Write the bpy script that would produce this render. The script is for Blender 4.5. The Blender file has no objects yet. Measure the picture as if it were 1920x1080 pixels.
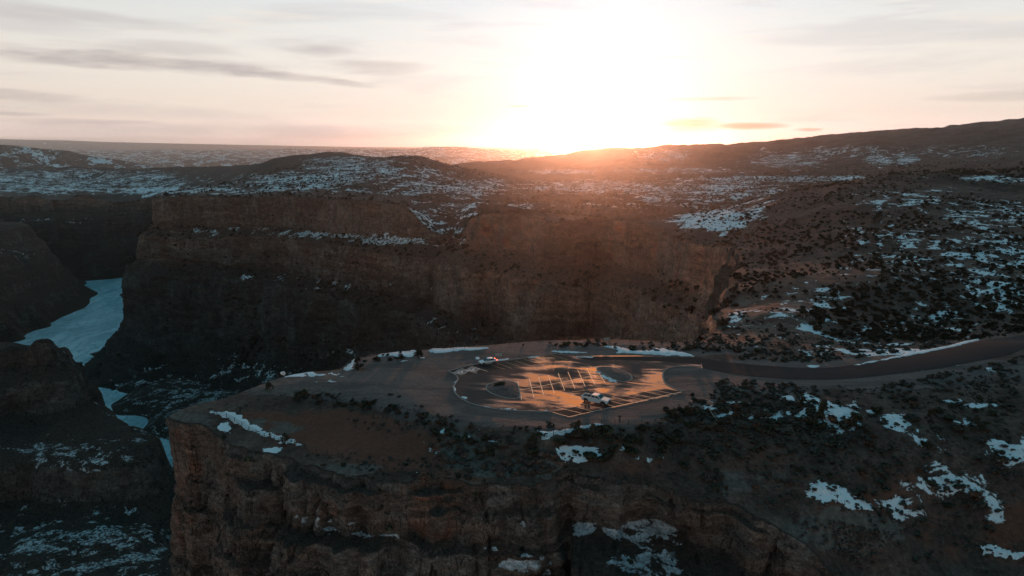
import bpy, bmesh, math, random
import numpy as np
from mathutils import Vector, geometry

# ------------------------------------------------------------------ camera
SC = bpy.context.scene
COL = SC.collection
HC = 53.0                       # drone height over the overlook plateau
PITCH = math.atan(272 / 1280.0)
cam_d = bpy.data.cameras.new("camera")
cam_d.lens = 24; cam_d.sensor_width = 36; cam_d.clip_end = 200000; cam_d.clip_start = 0.5
cam = bpy.data.objects.new("camera", cam_d); COL.objects.link(cam)
cam.location = (0, 0, HC); cam.rotation_euler = (math.pi / 2 - PITCH, 0, 0)
SC.camera = cam
# ------------------------------------------------------------------ colour management
SC.view_settings.view_transform = 'Standard'; SC.view_settings.look = 'None'
SC.view_settings.gamma = 1; SC.view_settings.use_curve_mapping = False
SC.view_settings.exposure = 0.0
SC.cycles.use_denoising = True
SC.cycles.max_bounces = 6; SC.cycles.diffuse_bounces = 2; SC.cycles.glossy_bounces = 3
SC.cycles.volume_bounces = 0; SC.cycles.transmission_bounces = 4
SC.cycles.sample_clamp_indirect = 6
# ------------------------------------------------------------------ sun
SUN_AZ = math.radians(7.0); SUN_EL = math.radians(1.3)
sl = bpy.data.lights.new("sun", 'SUN'); sl.energy = 2.0; sl.angle = math.radians(0.5); sl.color = (1.0, 0.38, 0.20)
sun = bpy.data.objects.new("sun", sl); COL.objects.link(sun)
SD = Vector((math.sin(SUN_AZ) * math.cos(SUN_EL), math.cos(SUN_AZ) * math.cos(SUN_EL), math.sin(SUN_EL)))
sun.rotation_euler = (-SD).to_track_quat('-Z', 'Y').to_euler()

# ------------------------------------------------------------------ node helpers
class NT:
    def __init__(s, tree): s.t = tree; s.n = tree.nodes; s.l = tree.links
    def link(s, a, b): s.l.new(a, b)
    def setin(s, sock, v):
        if hasattr(v, 'links') or isinstance(v, bpy.types.NodeSocket): s.l.new(v, sock)
        elif isinstance(v, (tuple, list)):
            v = tuple(v)
            if sock.type == 'RGBA' and len(v) == 3: v = v + (1,)
            sock.default_value = v
        else:
            if sock.type == 'RGBA': sock.default_value = (v, v, v, 1)
            else: sock.default_value = v
    def math(s, op, a, b=None, c=None, clamp=False):
        m = s.n.new('ShaderNodeMath'); m.operation = op; m.use_clamp = clamp
        s.setin(m.inputs[0], a)
        if b is not None: s.setin(m.inputs[1], b)
        if c is not None: s.setin(m.inputs[2], c)
        return m.outputs[0]
    def mix(s, f, a, b, mode='MIX'):
        m = s.n.new('ShaderNodeMix'); m.data_type = 'RGBA'; m.blend_type = mode
        s.setin(m.inputs[0], f); s.setin(m.inputs[6], a); s.setin(m.inputs[7], b)
        return m.outputs[2]
    def ss(s, v, lo, hi):       # smoothstep
        m = s.n.new('ShaderNodeMapRange'); m.interpolation_type = 'SMOOTHSTEP'
        s.setin(m.inputs[0], v); s.setin(m.inputs[1], lo); s.setin(m.inputs[2], hi)
        return m.outputs[0]
    def rng(s, v, a, b, c, d):
        m = s.n.new('ShaderNodeMapRange')
        for i, q in enumerate((v, a, b, c, d)): s.setin(m.inputs[i], q)
        return m.outputs[0]
    def noise(s, vec, scale, detail=5, rough=0.55, dist=0.0):
        m = s.n.new('ShaderNodeTexNoise'); s.setin(m.inputs['Vector'], vec)
        m.inputs['Scale'].default_value = scale; m.inputs['Detail'].default_value = detail
        m.inputs['Roughness'].default_value = rough; m.inputs['Distortion'].default_value = dist
        return m.outputs[0]
    def voro(s, vec, scale, rand=1.0, out='Distance'):
        m = s.n.new('ShaderNodeTexVoronoi'); s.setin(m.inputs['Vector'], vec)
        m.inputs['Scale'].default_value = scale; m.inputs['Randomness'].default_value = rand
        return m.outputs[out]
    def vmul(s, v, t):
        m = s.n.new('ShaderNodeVectorMath'); m.operation = 'MULTIPLY'; s.setin(m.inputs[0], v); m.inputs[1].default_value = t
        return m.outputs[0]
    def vadd(s, v, t):
        m = s.n.new('ShaderNodeVectorMath'); m.operation = 'ADD'; s.setin(m.inputs[0], v); s.setin(m.inputs[1], t)
        return m.outputs[0]
    def ramp(s, v, stops):
        m = s.n.new('ShaderNodeValToRGB'); s.setin(m.inputs[0], v)
        e = m.color_ramp.elements
        while len(e) < len(stops): e.new(0.5)
        for q, (p, c) in zip(e, stops): q.position = p; q.color = tuple(c) + (1,)
        return m.outputs[0]
    def attr(s, name):
        m = s.n.new('ShaderNodeAttribute'); m.attribute_name = name
        return m.outputs['Fac']
    def comb(s, x, y, z):
        m = s.n.new('ShaderNodeCombineXYZ')
        for i, q in enumerate((x, y, z)): s.setin(m.inputs[i], q)
        return m.outputs[0]
    def sep(s, v):
        m = s.n.new('ShaderNodeSeparateXYZ'); s.setin(m.inputs[0], v); return m.outputs

# ------------------------------------------------------------------ world: dusk sky with thin cloud
W = bpy.data.worlds.new("World"); SC.world = W; W.use_nodes = True
w = NT(W.node_tree); w.n.clear()
sky = w.n.new('ShaderNodeTexSky'); sky.sky_type = 'NISHITA'; sky.sun_disc = False
sky.sun_elevation = SUN_EL; sky.sun_rotation = SUN_AZ; sky.altitude = 1300; sky.air_density = 1.0; sky.dust_density = 2.0
tc = w.n.new('ShaderNodeTexCoord').outputs['Generated']
dx, dy, dz = w.sep(tc)
el = w.math('MULTIPLY', w.math('ARCSINE', dz), 180 / math.pi)
az = w.math('MULTIPLY', w.math('ARCTAN2', dx, dy), 180 / math.pi)
base = w.ramp(w.rng(el, -2, 90, 0, 1), [
    (0.0, (1.60, 1.28, 1.15)), (0.030, (1.25, 0.98, 0.87)), (0.045, (0.99, 0.83, 0.72)), (0.085, (0.97, 0.90, 0.81)),
    (0.145, (0.80, 0.84, 0.84)), (0.18, (0.26, 0.48, 0.57)), (0.30, (0.02, 0.29, 0.43)), (1.0, (0.0, 0.23, 0.355))])
# streaky cloud veil
daz = w.math('SUBTRACT', az, SUN_AZ * 180 / math.pi)
cv = w.comb(w.math('MULTIPLY', az, 0.05), w.math('MULTIPLY', el, 0.42), 0.0)
st = w.noise(cv, 1.0, 6, 0.55, 0.6)
st2 = w.noise(w.vadd(cv, (7.3, 2.1, 0)), 2.3, 5, 0.6, 0.3)
base = w.mix(w.math('MULTIPLY', w.ss(st, 0.48, 0.66), 0.34), base, (0.60, 0.54, 0.55))
base = w.mix(w.math('MULTIPLY', w.ss(st2, 0.50, 0.68), 0.45), base, (1.0, 0.90, 0.78))
# brightness round the sun
dot = w.n.new('ShaderNodeVectorMath'); dot.operation = 'DOT_PRODUCT'; w.link(tc, dot.inputs[0]); dot.inputs[1].default_value = SD
ang = w.math('MULTIPLY', w.math('ARCCOSINE', w.math('MINIMUM', dot.outputs['Value'], 0.99999)), 180 / math.pi)
e2 = w.math('SUBTRACT', el, 5.0)
gl_a = w.math('SQRT', w.math('ADD', w.math('POWER', w.math('MULTIPLY', daz, 0.8), 2), w.math('POWER', w.math('MULTIPLY', e2, 0.75), 2)))
g1 = w.math('EXPONENT', w.math('MULTIPLY', gl_a, -0.105))
g2 = w.math('EXPONENT', w.math('MULTIPLY', ang, -0.36))
cosaz = w.math('COSINE', w.math('MULTIPLY', daz, math.pi / 180))
side = w.rng(cosaz, -1, 1, 0.42, 1.0)
base = w.mix(1.0, base, w.comb(side, side, side), 'MULTIPLY')
sc1 = w.mix(1.0, w.comb(g1, g1, g1), (0.16, 0.22, 0.30), 'MULTIPLY')
sc2 = w.mix(1.0, w.comb(g2, g2, g2), (0.75, 0.68, 0.70), 'MULTIPLY')
base = w.mix(1.0, base, sc1, 'ADD')
base = w.mix(1.0, base, sc2, 'ADD')
# darker cloud bars: az, el, half-widths, strength
wr = w.noise(w.comb(w.math('MULTIPLY', az, 0.16), w.math('MULTIPLY', el, 1.1), 3.0), 1.0, 5, 0.62)
wo = w.math('MULTIPLY', w.math('SUBTRACT', wr, 0.5), 4.2)
def bar(a, e, ra, re, k, col=(0.36, 0.31, 0.32), tilt=0.0):
    global base
    da = w.math('SUBTRACT', az, a)
    de = w.math('ADD', w.math('SUBTRACT', el, e), w.math('MULTIPLY', da, tilt))
    r = w.math('ADD', w.math('POWER', w.math('DIVIDE', da, ra), 2), w.math('POWER', w.math('DIVIDE', de, re), 2))
    r = w.math('ADD', r, wo)
    m = w.math('MULTIPLY', w.math('SUBTRACT', 1.0, w.ss(r, -0.5, 1.9)), k)
    base = w.mix(m, base, col)
def pe(px, py):                 # sky direction of a point, degrees
    u = (px - 960) / 1280; s_ = (540 - py) / 1280
    X = u; Y = math.cos(PITCH) + s_ * math.sin(PITCH); Z = -math.sin(PITCH) + s_ * math.cos(PITCH)
    return math.degrees(math.atan2(X, Y)), math.degrees(math.atan2(Z, math.hypot(X, Y)))
for (px, py, ra, re, k, ti) in [(270, 118, 8.5, 0.55, .75, .03), (330, 90, 4.0, 0.5, .35, 0), (600, 96, 2.4, .45, .45, 0), (700, 126, 3.6, .55, .45, .0),
                            (540, 143, 3.5, .33, .55, .06), (655, 156, 2.2, .22, .5, .08), (60, 100, 6, .6, .35, .02), (120, 30, 9, .5, .25, .02),
                            (20, 178, 4, .35, .4, .05), (20, 213, 2, .16, .5, 0), (1280, 238, 2.5, .72, .95, 0), (1410, 236, 2.3, .26, .9, 0), (1515, 243, 1.0, .13, .8, 0),
                            (972, 199, 1.0, .1, .7, 0), (1330, 185, 3.0, .14, .35, 0), (1900, 180, 4, .35, .35, 0), (560, 245, 17, .6, .38, .0), (130, 228, 5, .18, .3, 0)]:
    a_, e_ = pe(px, py); bar(a_, e_, ra, re, k, (0.42, 0.28, 0.23) if 1250 < px < 1540 else (0.46, 0.40, 0.41), ti)
# orange patch added to the unseen sky above the frame, warming the lot's reflection
hi = w.math('MULTIPLY', w.math('MULTIPLY', w.ss(el, 12.5, 18.0), w.math('SUBTRACT', 1.0, w.ss(el, 26.0, 40.0))),
            w.math('EXPONENT', w.math('MULTIPLY', w.math('POWER', w.math('DIVIDE', daz, 8.0), 2), -1.0)))
base = w.mix(w.math('MULTIPLY', hi, 0.95), base, (4.1, 1.45, 0.42))
base = w.mix(1.0, w.mix(1.0, base, (9.2, 9.2, 9.2), 'MULTIPLY'), w.mix(1.0, sky.outputs[0], (0.08, 0.09, 0.11), 'MULTIPLY'), 'ADD')
bg = w.n.new('ShaderNodeBackground'); w.link(base, bg.inputs[0]); bg.inputs[1].default_value = 0.1
wo_ = w.n.new('ShaderNodeOutputWorld'); w.link(bg.outputs[0], wo_.inputs[0])

# ------------------------------------------------------------------ numeric helpers
rs = np.random.RandomState(7); random.seed(7)
def _h(ix, iy, iz, sd):
    n = (ix * 374761393 + iy * 668265263 + iz * 2147483647 * 31 + sd * 1274126177) & 0xffffffff
    n = ((n ^ (n >> 13)) * 1274126177) & 0xffffffff
    n = ((n ^ (n >> 15)) * 2246822519) & 0xffffffff
    return ((n ^ (n >> 16)) & 0xffff).astype(np.float64) / 65535.0
def vnoise(x, y, z=0.0, sd=0):
    x, y, z = np.broadcast_arrays(x, y, z)
    ix = np.floor(x).astype(np.int64); iy = np.floor(y).astype(np.int64); iz = np.floor(z).astype(np.int64)
    fx = x - ix; fy = y - iy; fz = z - iz
    fx = fx * fx * (3 - 2 * fx); fy = fy * fy * (3 - 2 * fy); fz = fz * fz * (3 - 2 * fz)
    r = 0
    for a in (0, 1):
        wa = fx if a else 1 - fx
        for b in (0, 1):
            wb = fy if b else 1 - fy
            for c in (0, 1):
                wc = fz if c else 1 - fz
                r = r + wa * wb * wc * _h(ix + a, iy + b, iz + c, sd)
    return r * 2 - 1
def fbm(x, y, z=0.0, oct=4, sd=0, g=0.5):
    r = 0; a = 1; t = 0
    for o in range(oct):
        r = r + a * vnoise(x * 2 ** o + o * 17.3, y * 2 ** o - o * 9.1, np.asarray(z) * 2 ** o + 3.7 * o, sd + o); t += a; a *= g
    return r / t
def sst(v, a, b):
    t = np.clip((v - a) / (b - a), 0, 1); return t * t * (3 - 2 * t)
CP, SP = math.cos(PITCH), math.sin(PITCH)
def ray(px, py):
    u = (px - 960) / 1280; s_ = (540 - py) / 1280
    return u, CP + s_ * SP, -SP + s_ * CP
def PZ(px, py, z):
    a, b, c = ray(px, py); t = (z - HC) / c; return (a * t, b * t, z)
def PY(px, py, Y):
    a, b, c = ray(px, py); t = Y / b; return (a * t, Y, HC + c * t)
def topx(X, Y, Z):              # where a point shows in the photograph
    d = Y * CP - (Z - HC) * SP; v = Y * SP + (Z - HC) * CP
    return 960 + 1280 * X / d, 540 - 1280 * v / d
def grid_mesh(name, V, mat, attrs=None, mask=None, smooth=True, parent=None, closed=False):
    nu, nv = V.shape[:2]
    idx = np.arange(nu * nv).reshape(nu, nv)
    q = np.stack([idx[:-1, :-1], idx[1:, :-1], idx[1:, 1:], idx[:-1, 1:]], -1).reshape(-1, 4)
    if mask is not None: q = q[mask.reshape(-1)]
    used = np.unique(q); remap = -np.ones(nu * nv, np.int64); remap[used] = np.arange(len(used))
    q = remap[q]; P = V.reshape(-1, 3)[used]
    me = bpy.data.meshes.new(name)
    me.vertices.add(len(P)); me.vertices.foreach_set('co', P.astype(np.float32).ravel())
    me.loops.add(q.size); me.loops.foreach_set('vertex_index', q.astype(np.int32).ravel())
    me.polygons.add(len(q)); me.polygons.foreach_set('loop_start', np.arange(0, q.size, 4, dtype=np.int32))
    me.polygons.foreach_set('loop_total', np.full(len(q), 4, np.int32))
    me.polygons.foreach_set('use_smooth', np.full(len(q), smooth, bool))
    for k, a in (attrs or {}).items():
        at = me.attributes.new(k, 'FLOAT', 'POINT'); at.data.foreach_set('value', a.reshape(-1)[used].astype(np.float32))
    me.update(calc_edges=True); me.validate()
    me.materials.append(mat)
    o = bpy.data.objects.new(name, me); COL.objects.link(o)
    if parent: o.parent = parent
    return o
def tri_mesh(name, P, F, mat, smooth=False, parent=None, link=True):
    me = bpy.data.meshes.new(name)
    P = np.asarray(P, np.float32); F = np.asarray(F, np.int32); k = F.shape[1]
    me.vertices.add(len(P)); me.vertices.foreach_set('co', P.ravel())
    me.loops.add(F.size); me.loops.foreach_set('vertex_index', F.ravel())
    me.polygons.add(len(F)); me.polygons.foreach_set('loop_start', np.arange(0, F.size, k, dtype=np.int32))
    me.polygons.foreach_set('loop_total', np.full(len(F), k, np.int32))
    me.polygons.foreach_set('use_smooth', np.full(len(F), smooth, bool))
    me.update(calc_edges=True); me.materials.append(mat)
    if not link: return me
    o = bpy.data.objects.new(name, me); COL.objects.link(o)
    if parent: o.parent = parent
    return o
def kind(o, k): o['kind'] = k; return o
def tag(o, label, cat, group=None):
    o['label'] = label; o['category'] = cat
    if group: o['group'] = group
    return o

# ------------------------------------------------------------------ materials
def newmat(name):
    m = bpy.data.materials.new(name); m.use_nodes = True
    t = NT(m.node_tree); t.n.clear()
    out = t.n.new('ShaderNodeOutputMaterial'); b = t.n.new('ShaderNodeBsdfPrincipled'); t.link(b.outputs[0], out.inputs[0])
    return m, t, b
def plain(name, col, rough=0.6, metal=0.0, emis=None, var=0.12, scale=3.0, spec=0.5):
    m, t, b = newmat(name)
    pos = t.n.new('ShaderNodeTexCoord').outputs['Object']
    n = t.noise(pos, scale, 4, 0.6)
    f = t.rng(n, 0.3, 0.7, 1 - var, 1 + var)
    t.setin(b.inputs['Base Color'], t.mix(1.0, col, t.comb(f, f, f), 'MULTIPLY'))
    b.inputs['Roughness'].default_value = rough; b.inputs['Metallic'].default_value = metal
    b.inputs['Specular IOR Level'].default_value = spec
    if emis: b.inputs['Emission Color'].default_value = tuple(emis[:3]) + (1,); b.inputs['Emission Strength'].default_value = emis[3]
    return m
SNOW = (0.80, 0.84, 0.86)
def bump(t, b, h, dist=0.3, strength=1.0):
    bn = t.n.new('ShaderNodeBump'); bn.inputs['Distance'].default_value = dist; bn.inputs['Strength'].default_value = strength
    t.setin(bn.inputs['Height'], h); t.link(bn.outputs[0], b.inputs['Normal'])

def ground_material():
    m, t, b = newmat("ground")
    g = t.n.new('ShaderNodeNewGeometry'); pos = g.outputs['Position']; nz = t.sep(g.outputs['Normal'])[2]
    far = t.attr('far'); red = t.attr('red'); grav = t.attr('gravel'); snow = t.attr('snow'); veg = t.attr('veg')
    big = t.noise(pos, 0.02, 6, 0.6); mid = t.noise(pos, 0.12, 6, 0.62); fine = t.noise(pos, 1.1, 6, 0.65); vf = t.noise(pos, 7.0, 3, 0.6)
    soil = t.ramp(mid, [(0.3, (0.042, 0.027, 0.021)), (0.5, (0.086, 0.053, 0.041)), (0.7, (0.150, 0.100, 0.078))])
    redc = t.ramp(fine, [(0.3, (0.105, 0.040, 0.026)), (0.7, (0.165, 0.066, 0.042))])
    gravc = t.ramp(fine, [(0.25, (0.105, 0.078, 0.070)), (0.5, (0.142, 0.106, 0.096)), (0.75, (0.185, 0.142, 0.130))])
    rockc = t.ramp(fine, [(0.3, (0.06, 0.048, 0.042)), (0.6, (0.15, 0.12, 0.10)), (0.8, (0.22, 0.18, 0.155))])
    mot = t.rng(fine, 0.32, 0.68, 0.5, 1.5)
    c = t.mix(1.0, soil, t.comb(mot, mot, mot), 'MULTIPLY')
    rn = t.math('ADD', t.math('MULTIPLY', t.math('SUBTRACT', mid, 0.5), 1.6), red)
    c = t.mix(t.ss(rn, 0.35, 0.65), c, redc)
    c = t.mix(t.math('MULTIPLY', t.ss(big, 0.52, 0.64), t.math('MULTIPLY', far, 0.5)), c, (0.10, 0.062, 0.045))
    # tyre-worn and washed streaks on the gravel
    gv = t.math('ADD', t.math('MULTIPLY', t.math('SUBTRACT', mid, 0.5), 1.0), grav)
    wash = t.noise(t.vmul(pos, (0.35, 1.3, 1)), 0.16, 5, 0.6, 0.8)
    gcc = t.mix(t.ss(wash, 0.42, 0.62), gravc, (0.085, 0.070, 0.066))
    gcc = t.mix(t.math('MULTIPLY', t.ss(vf, 0.55, 0.7), 0.35), gcc, (0.23, 0.20, 0.185))
    c = t.mix(t.ss(gv, 0.4, 0.6), c, gcc)
    # bare rock showing, and on steep faces
    rk = t.math('MAXIMUM', t.ss(t.math('ADD', t.math('MULTIPLY', t.math('SUBTRACT', mid, 0.5), 1.8), t.attr('rock')), 0.45, 0.6), t.math('SUBTRACT', 1.0, t.ss(nz, 0.66, 0.80)))
    c = t.mix(rk, c, rockc)
    # scattered stones near by
    sv = t.voro(pos, 1.6); c = t.mix(t.math('MULTIPLY', t.math('MULTIPLY', t.math('SUBTRACT', 1.0, t.ss(sv, 0.10, 0.2)), t.math('SUBTRACT', 1.0, grav)), 0.5), c, (0.24, 0.20, 0.18))
    # snow patches
    sn = t.noise(t.vmul(pos, (0.9, 0.8, 1.0)), 0.15, 8, 0.68, 0.5)
    snf = t.noise(t.vmul(pos, (0.8, 0.8, 1.0)), 0.045, 9, 0.74, 0.5)
    sn = t.mix(far, t.comb(sn, sn, sn), t.comb(snf, snf, snf))
    s = t.ss(t.math('SUBTRACT', snow, t.rng(t.sep(sn)[0], 0.34, 0.66, 0.0, 1.0)), -0.02, 0.05)
    s = t.math('MULTIPLY', s, t.ss(nz, 0.45, 0.62))
    s = t.math('MULTIPLY', s, t.ss(snow, 0.02, 0.06))
    sg = t.noise(pos, 2.5, 4, 0.7)
    sc = t.mix(t.math('MULTIPLY', t.ss(sg, 0.5, 0.75), 0.35), SNOW, (0.62, 0.62, 0.60))
    c = t.mix(s, c, sc)
    # sage and juniper speckle
    v1 = t.voro(t.vmul(pos, (1, 1, 0.3)), 0.16); v2 = t.voro(t.vmul(pos, (1, 1, 0.3)), 0.42); v3 = t.voro(t.vmul(pos, (1, 1, 0.3)), 0.075)
    vd = t.noise(pos, 0.03, 4, 0.6)
    vt = t.math('MULTIPLY', veg, t.rng(vd, 0.35, 0.65, 0.55, 1.25))
    vm = t.math('MAXIMUM', t.math('SUBTRACT', 1.0, t.ss(t.math('SUBTRACT', v1, t.math('MULTIPLY', vt, 0.62)), -0.02, 0.05)),
                t.math('SUBTRACT', 1.0, t.ss(t.math('SUBTRACT', v2, t.math('MULTIPLY', vt, 0.50)), -0.02, 0.05)))
    vm = t.math('MAXIMUM', vm, t.math('MULTIPLY', far, t.math('SUBTRACT', 1.0, t.ss(t.math('SUBTRACT', v3, t.math('MULTIPLY', vt, 0.45)), -0.02, 0.05))))
    sp = t.noise(t.vmul(pos, (1, 1, 0.5)), 0.24, 3, 0.75); sp2 = t.noise(t.vmul(pos, (1, 1, 0.5)), 0.09, 2, 0.6)
    spk = t.ss(t.math('ADD', t.math('ADD', t.math('MULTIPLY', sp, 0.75), t.math('MULTIPLY', sp2, 0.35)), t.math('MULTIPLY', t.math('SUBTRACT', vt, 0.6), 0.30)), 0.53, 0.57)
    vm = t.math('MAXIMUM', vm, t.math('MULTIPLY', far, spk))
    vm = t.math('MULTIPLY', vm, t.ss(veg, 0.01, 0.05))
    c = t.mix(vm, c, t.ramp(fine, [(0.3, (0.016, 0.018, 0.013)), (0.7, (0.040, 0.038, 0.028))]))
    t.setin(b.inputs['Base Color'], c); b.inputs['Roughness'].default_value = 0.9; b.inputs['Specular IOR Level'].default_value = 0.2
    h = t.math('ADD', t.math('MULTIPLY', mid, 1.2), t.math('ADD', t.math('MULTIPLY', fine, 0.45), t.math('ADD', t.math('MULTIPLY', vm, 0.5), t.math('MULTIPLY', s, 0.1))))
    bump(t, b, h, 0.7, 0.8)
    return m
def rock_material(name, fs, tone=1.0, brush=1.0, upper=None, stainw=0.6):
    """banded limestone and sandstone; fs = size of the coarse features in metres"""
    m, t, b = newmat(name)
    g = t.n.new('ShaderNodeNewGeometry'); pos = g.outputs['Position']; nz = t.sep(g.outputs['Normal'])[2]; z = t.sep(pos)[2]
    snow = t.attr('snow'); red = t.attr('red')
    k = 1.0 / fs
    warp = t.noise(pos, 0.6 * k, 4, 0.5)
    zz = t.math('ADD', z, t.math('MULTIPLY', warp, fs * 1.3))
    band = t.noise(t.comb(t.math('MULTIPLY', t.sep(pos)[0], 0.05), t.math('MULTIPLY', t.sep(pos)[1], 0.05), zz), 0.75 * k, 7, 0.62)
    thin = t.noise(t.comb(t.math('MULTIPLY', t.sep(pos)[0], 0.12), t.math('MULTIPLY', t.sep(pos)[1], 0.12), zz), 4.5 * k, 5, 0.65)
    vert = t.noise(t.vmul(pos, (1, 1, 0.42)), 1.2 * k, 8, 0.66, 0.7)
    big = t.noise(pos, 0.45 * k, 5, 0.55)
    fine = t.noise(pos, 9 * k, 5, 0.65)
    c = t.ramp(band, [(0.30, (0.060, 0.048, 0.041)), (0.43, (0.135, 0.100, 0.080)), (0.50, (0.095, 0.070, 0.056)), (0.57, (0.19, 0.14, 0.11)), (0.70, (0.115, 0.085, 0.068))])
    grey = t.ramp(vert, [(0.3, (0.075, 0.068, 0.062)), (0.55, (0.17, 0.150, 0.130)), (0.75, (0.25, 0.215, 0.185))])
    c = t.mix(t.ss(big, 0.42, 0.60), c, grey)
    rr = t.math('ADD', t.math('MULTIPLY', t.math('SUBTRACT', vert, 0.5), 1.4), t.math('ADD', t.math('MULTIPLY', t.math('SUBTRACT', big, 0.5), 1.2), red))
    c = t.mix(t.math('MULTIPLY', t.ss(rr, 0.45, 0.85), 0.85), c, t.ramp(thin, [(0.3, (0.12, 0.048, 0.030)), (0.7, (0.22, 0.095, 0.058))]))
    ck = t.noise(t.vmul(pos, (1, 1, 0.22)), 1.5 * k, 3, 0.6, 0.8); ck2 = t.noise(pos, 5.5 * k, 5, 0.7, 0.8)
    ckm = t.math('MAXIMUM', t.math('SUBTRACT', 1.0, t.ss(t.math('ABSOLUTE', t.math('SUBTRACT', ck, 0.5)), 0.001, 0.012)), t.math('MULTIPLY', t.math('SUBTRACT', 1.0, t.ss(t.math('ABSOLUTE', t.math('SUBTRACT', ck2, 0.52)), 0.002, 0.014)), 0.6))
    f2 = t.rng(t.noise(t.vmul(pos, (0.55, 0.55, 1.2)), 4.0 * k, 7, 0.75, 0.4), 0.34, 0.66, 0.55, 1.45)
    c = t.mix(1.0, c, t.comb(f2, f2, f2), 'MULTIPLY'); c = t.mix(t.math('MULTIPLY', ckm, 0.7), c, (0.022, 0.018, 0.016))
    stain = t.noise(t.vmul(pos, (1, 1, 0.14)), 0.9 * k, 5, 0.6)
    c = t.mix(t.math('MULTIPLY', t.ss(stain, 0.54, 0.68), stainw), c, (0.035, 0.030, 0.027))
    tf = t.rng(thin, 0.3, 0.7, 0.72, 1.25); c = t.mix(1.0, c, t.comb(tf, tf, tf), 'MULTIPLY')
    ff = t.rng(fine, 0.3, 0.7, 0.75, 1.25); c = t.mix(1.0, c, t.comb(ff, ff, ff), 'MULTIPLY')
    # ledges: rubble soil, brush, and snow that stays
    led = t.ss(nz, 0.52, 0.72)
    c = t.mix(led, c, t.ramp(fine, [(0.3, (0.055, 0.040, 0.032)), (0.7, (0.125, 0.092, 0.075))]))
    v1 = t.noise(t.vmul(pos, (1, 1, 0.6)), min(1.2, 6.5 * k), 4, 0.75)
    c = t.mix(t.math('MULTIPLY', t.ss(v1, 0.54, 0.60), t.math('MULTIPLY', t.ss(nz, 0.34, 0.55), brush)), c, (0.022, 0.024, 0.018))
    sn = t.noise(t.vmul(pos, (0.7, 1, 1)), min(0.35, 1.4 * k), 8, 0.7, 0.4)
    s = t.ss(t.math('SUBTRACT', snow, t.rng(sn, 0.34, 0.66, 0.0, 1.0)), -0.02, 0.05)
    s = t.math('MULTIPLY', s, t.math('MULTIPLY', t.ss(nz, 0.30, 0.50), t.ss(snow, 0.02, 0.06)))
    s = t.math('MULTIPLY', s, t.math('SUBTRACT', 1.0, t.math('MULTIPLY', t.ss(v1, 0.47, 0.53), 0.9 * brush)))
    c = t.mix(s, c, SNOW)
    if upper:     # paler upper formation; teal shade below and warm glow on red areas painted in
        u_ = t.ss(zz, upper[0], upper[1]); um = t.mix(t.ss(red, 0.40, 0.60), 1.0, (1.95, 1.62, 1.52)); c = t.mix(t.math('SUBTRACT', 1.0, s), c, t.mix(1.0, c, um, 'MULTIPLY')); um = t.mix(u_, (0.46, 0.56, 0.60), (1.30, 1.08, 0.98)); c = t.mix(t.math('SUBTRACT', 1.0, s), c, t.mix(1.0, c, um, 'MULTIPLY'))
    if tone != 1.0: c = t.mix(1.0, c, tone if isinstance(tone, tuple) else (tone, tone, tone), 'MULTIPLY')
    t.setin(b.inputs['Base Color'], c); b.inputs['Roughness'].default_value = 0.92; b.inputs['Specular IOR Level'].default_value = 0.15
    h = t.math('ADD', t.math('MULTIPLY', thin, 0.5), t.math('ADD', t.math('MULTIPLY', vert, 0.7), t.math('ADD', t.math('MULTIPLY', fine, 0.30), t.math('SUBTRACT', t.math('MULTIPLY', band, 0.6), t.math('MULTIPLY', ckm, 0.4)))))
    bump(t, b, h, fs * 0.55, 1.0)
    return m
M_GROUND = ground_material()
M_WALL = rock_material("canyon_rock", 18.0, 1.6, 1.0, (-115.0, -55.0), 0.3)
M_NEAR = rock_material("cliff_rock", 4.5, (0.80, 0.92, 0.98), 0.5)

def ice_material():
    m, t, b = newmat("river_ice")
    pos = t.n.new('ShaderNodeNewGeometry').outputs['Position']
    n = t.noise(t.vmul(pos, (1.0, 0.35, 1)), 0.02, 8, 0.65, 1.2); f = t.noise(t.vmul(pos, (1, .5, 1)), 0.12, 6, 0.7, 0.6)
    cr = t.voro(t.vadd(t.vmul(pos, (0.010, 0.0035, 0)), t.comb(t.math('MULTIPLY', n, 0.7), 0.0, 0.0)), 1.0, 1.0)
    c = t.ramp(n, [(0.35, (0.24, 0.42, 0.46)), (0.5, (0.38, 0.56, 0.60)), (0.62, (0.60, 0.74, 0.76))])
    c = t.mix(t.math('MULTIPLY', t.ss(f, 0.50, 0.60), 0.6), c, (0.15, 0.28, 0.32))
    lines = t.math('SUBTRACT', 1.0, t.ss(t.math('ABSOLUTE', t.math('SUBTRACT', n, 0.51)), 0.0, 0.008))
    c = t.mix(t.math('MULTIPLY', lines, 0.7), c, (0.8, 0.82, 0.83))
    t.setin(b.inputs['Base Color'], c); b.inputs['Roughness'].default_value = 0.55; b.inputs['Specular IOR Level'].default_value = 0.3
    return m

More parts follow.
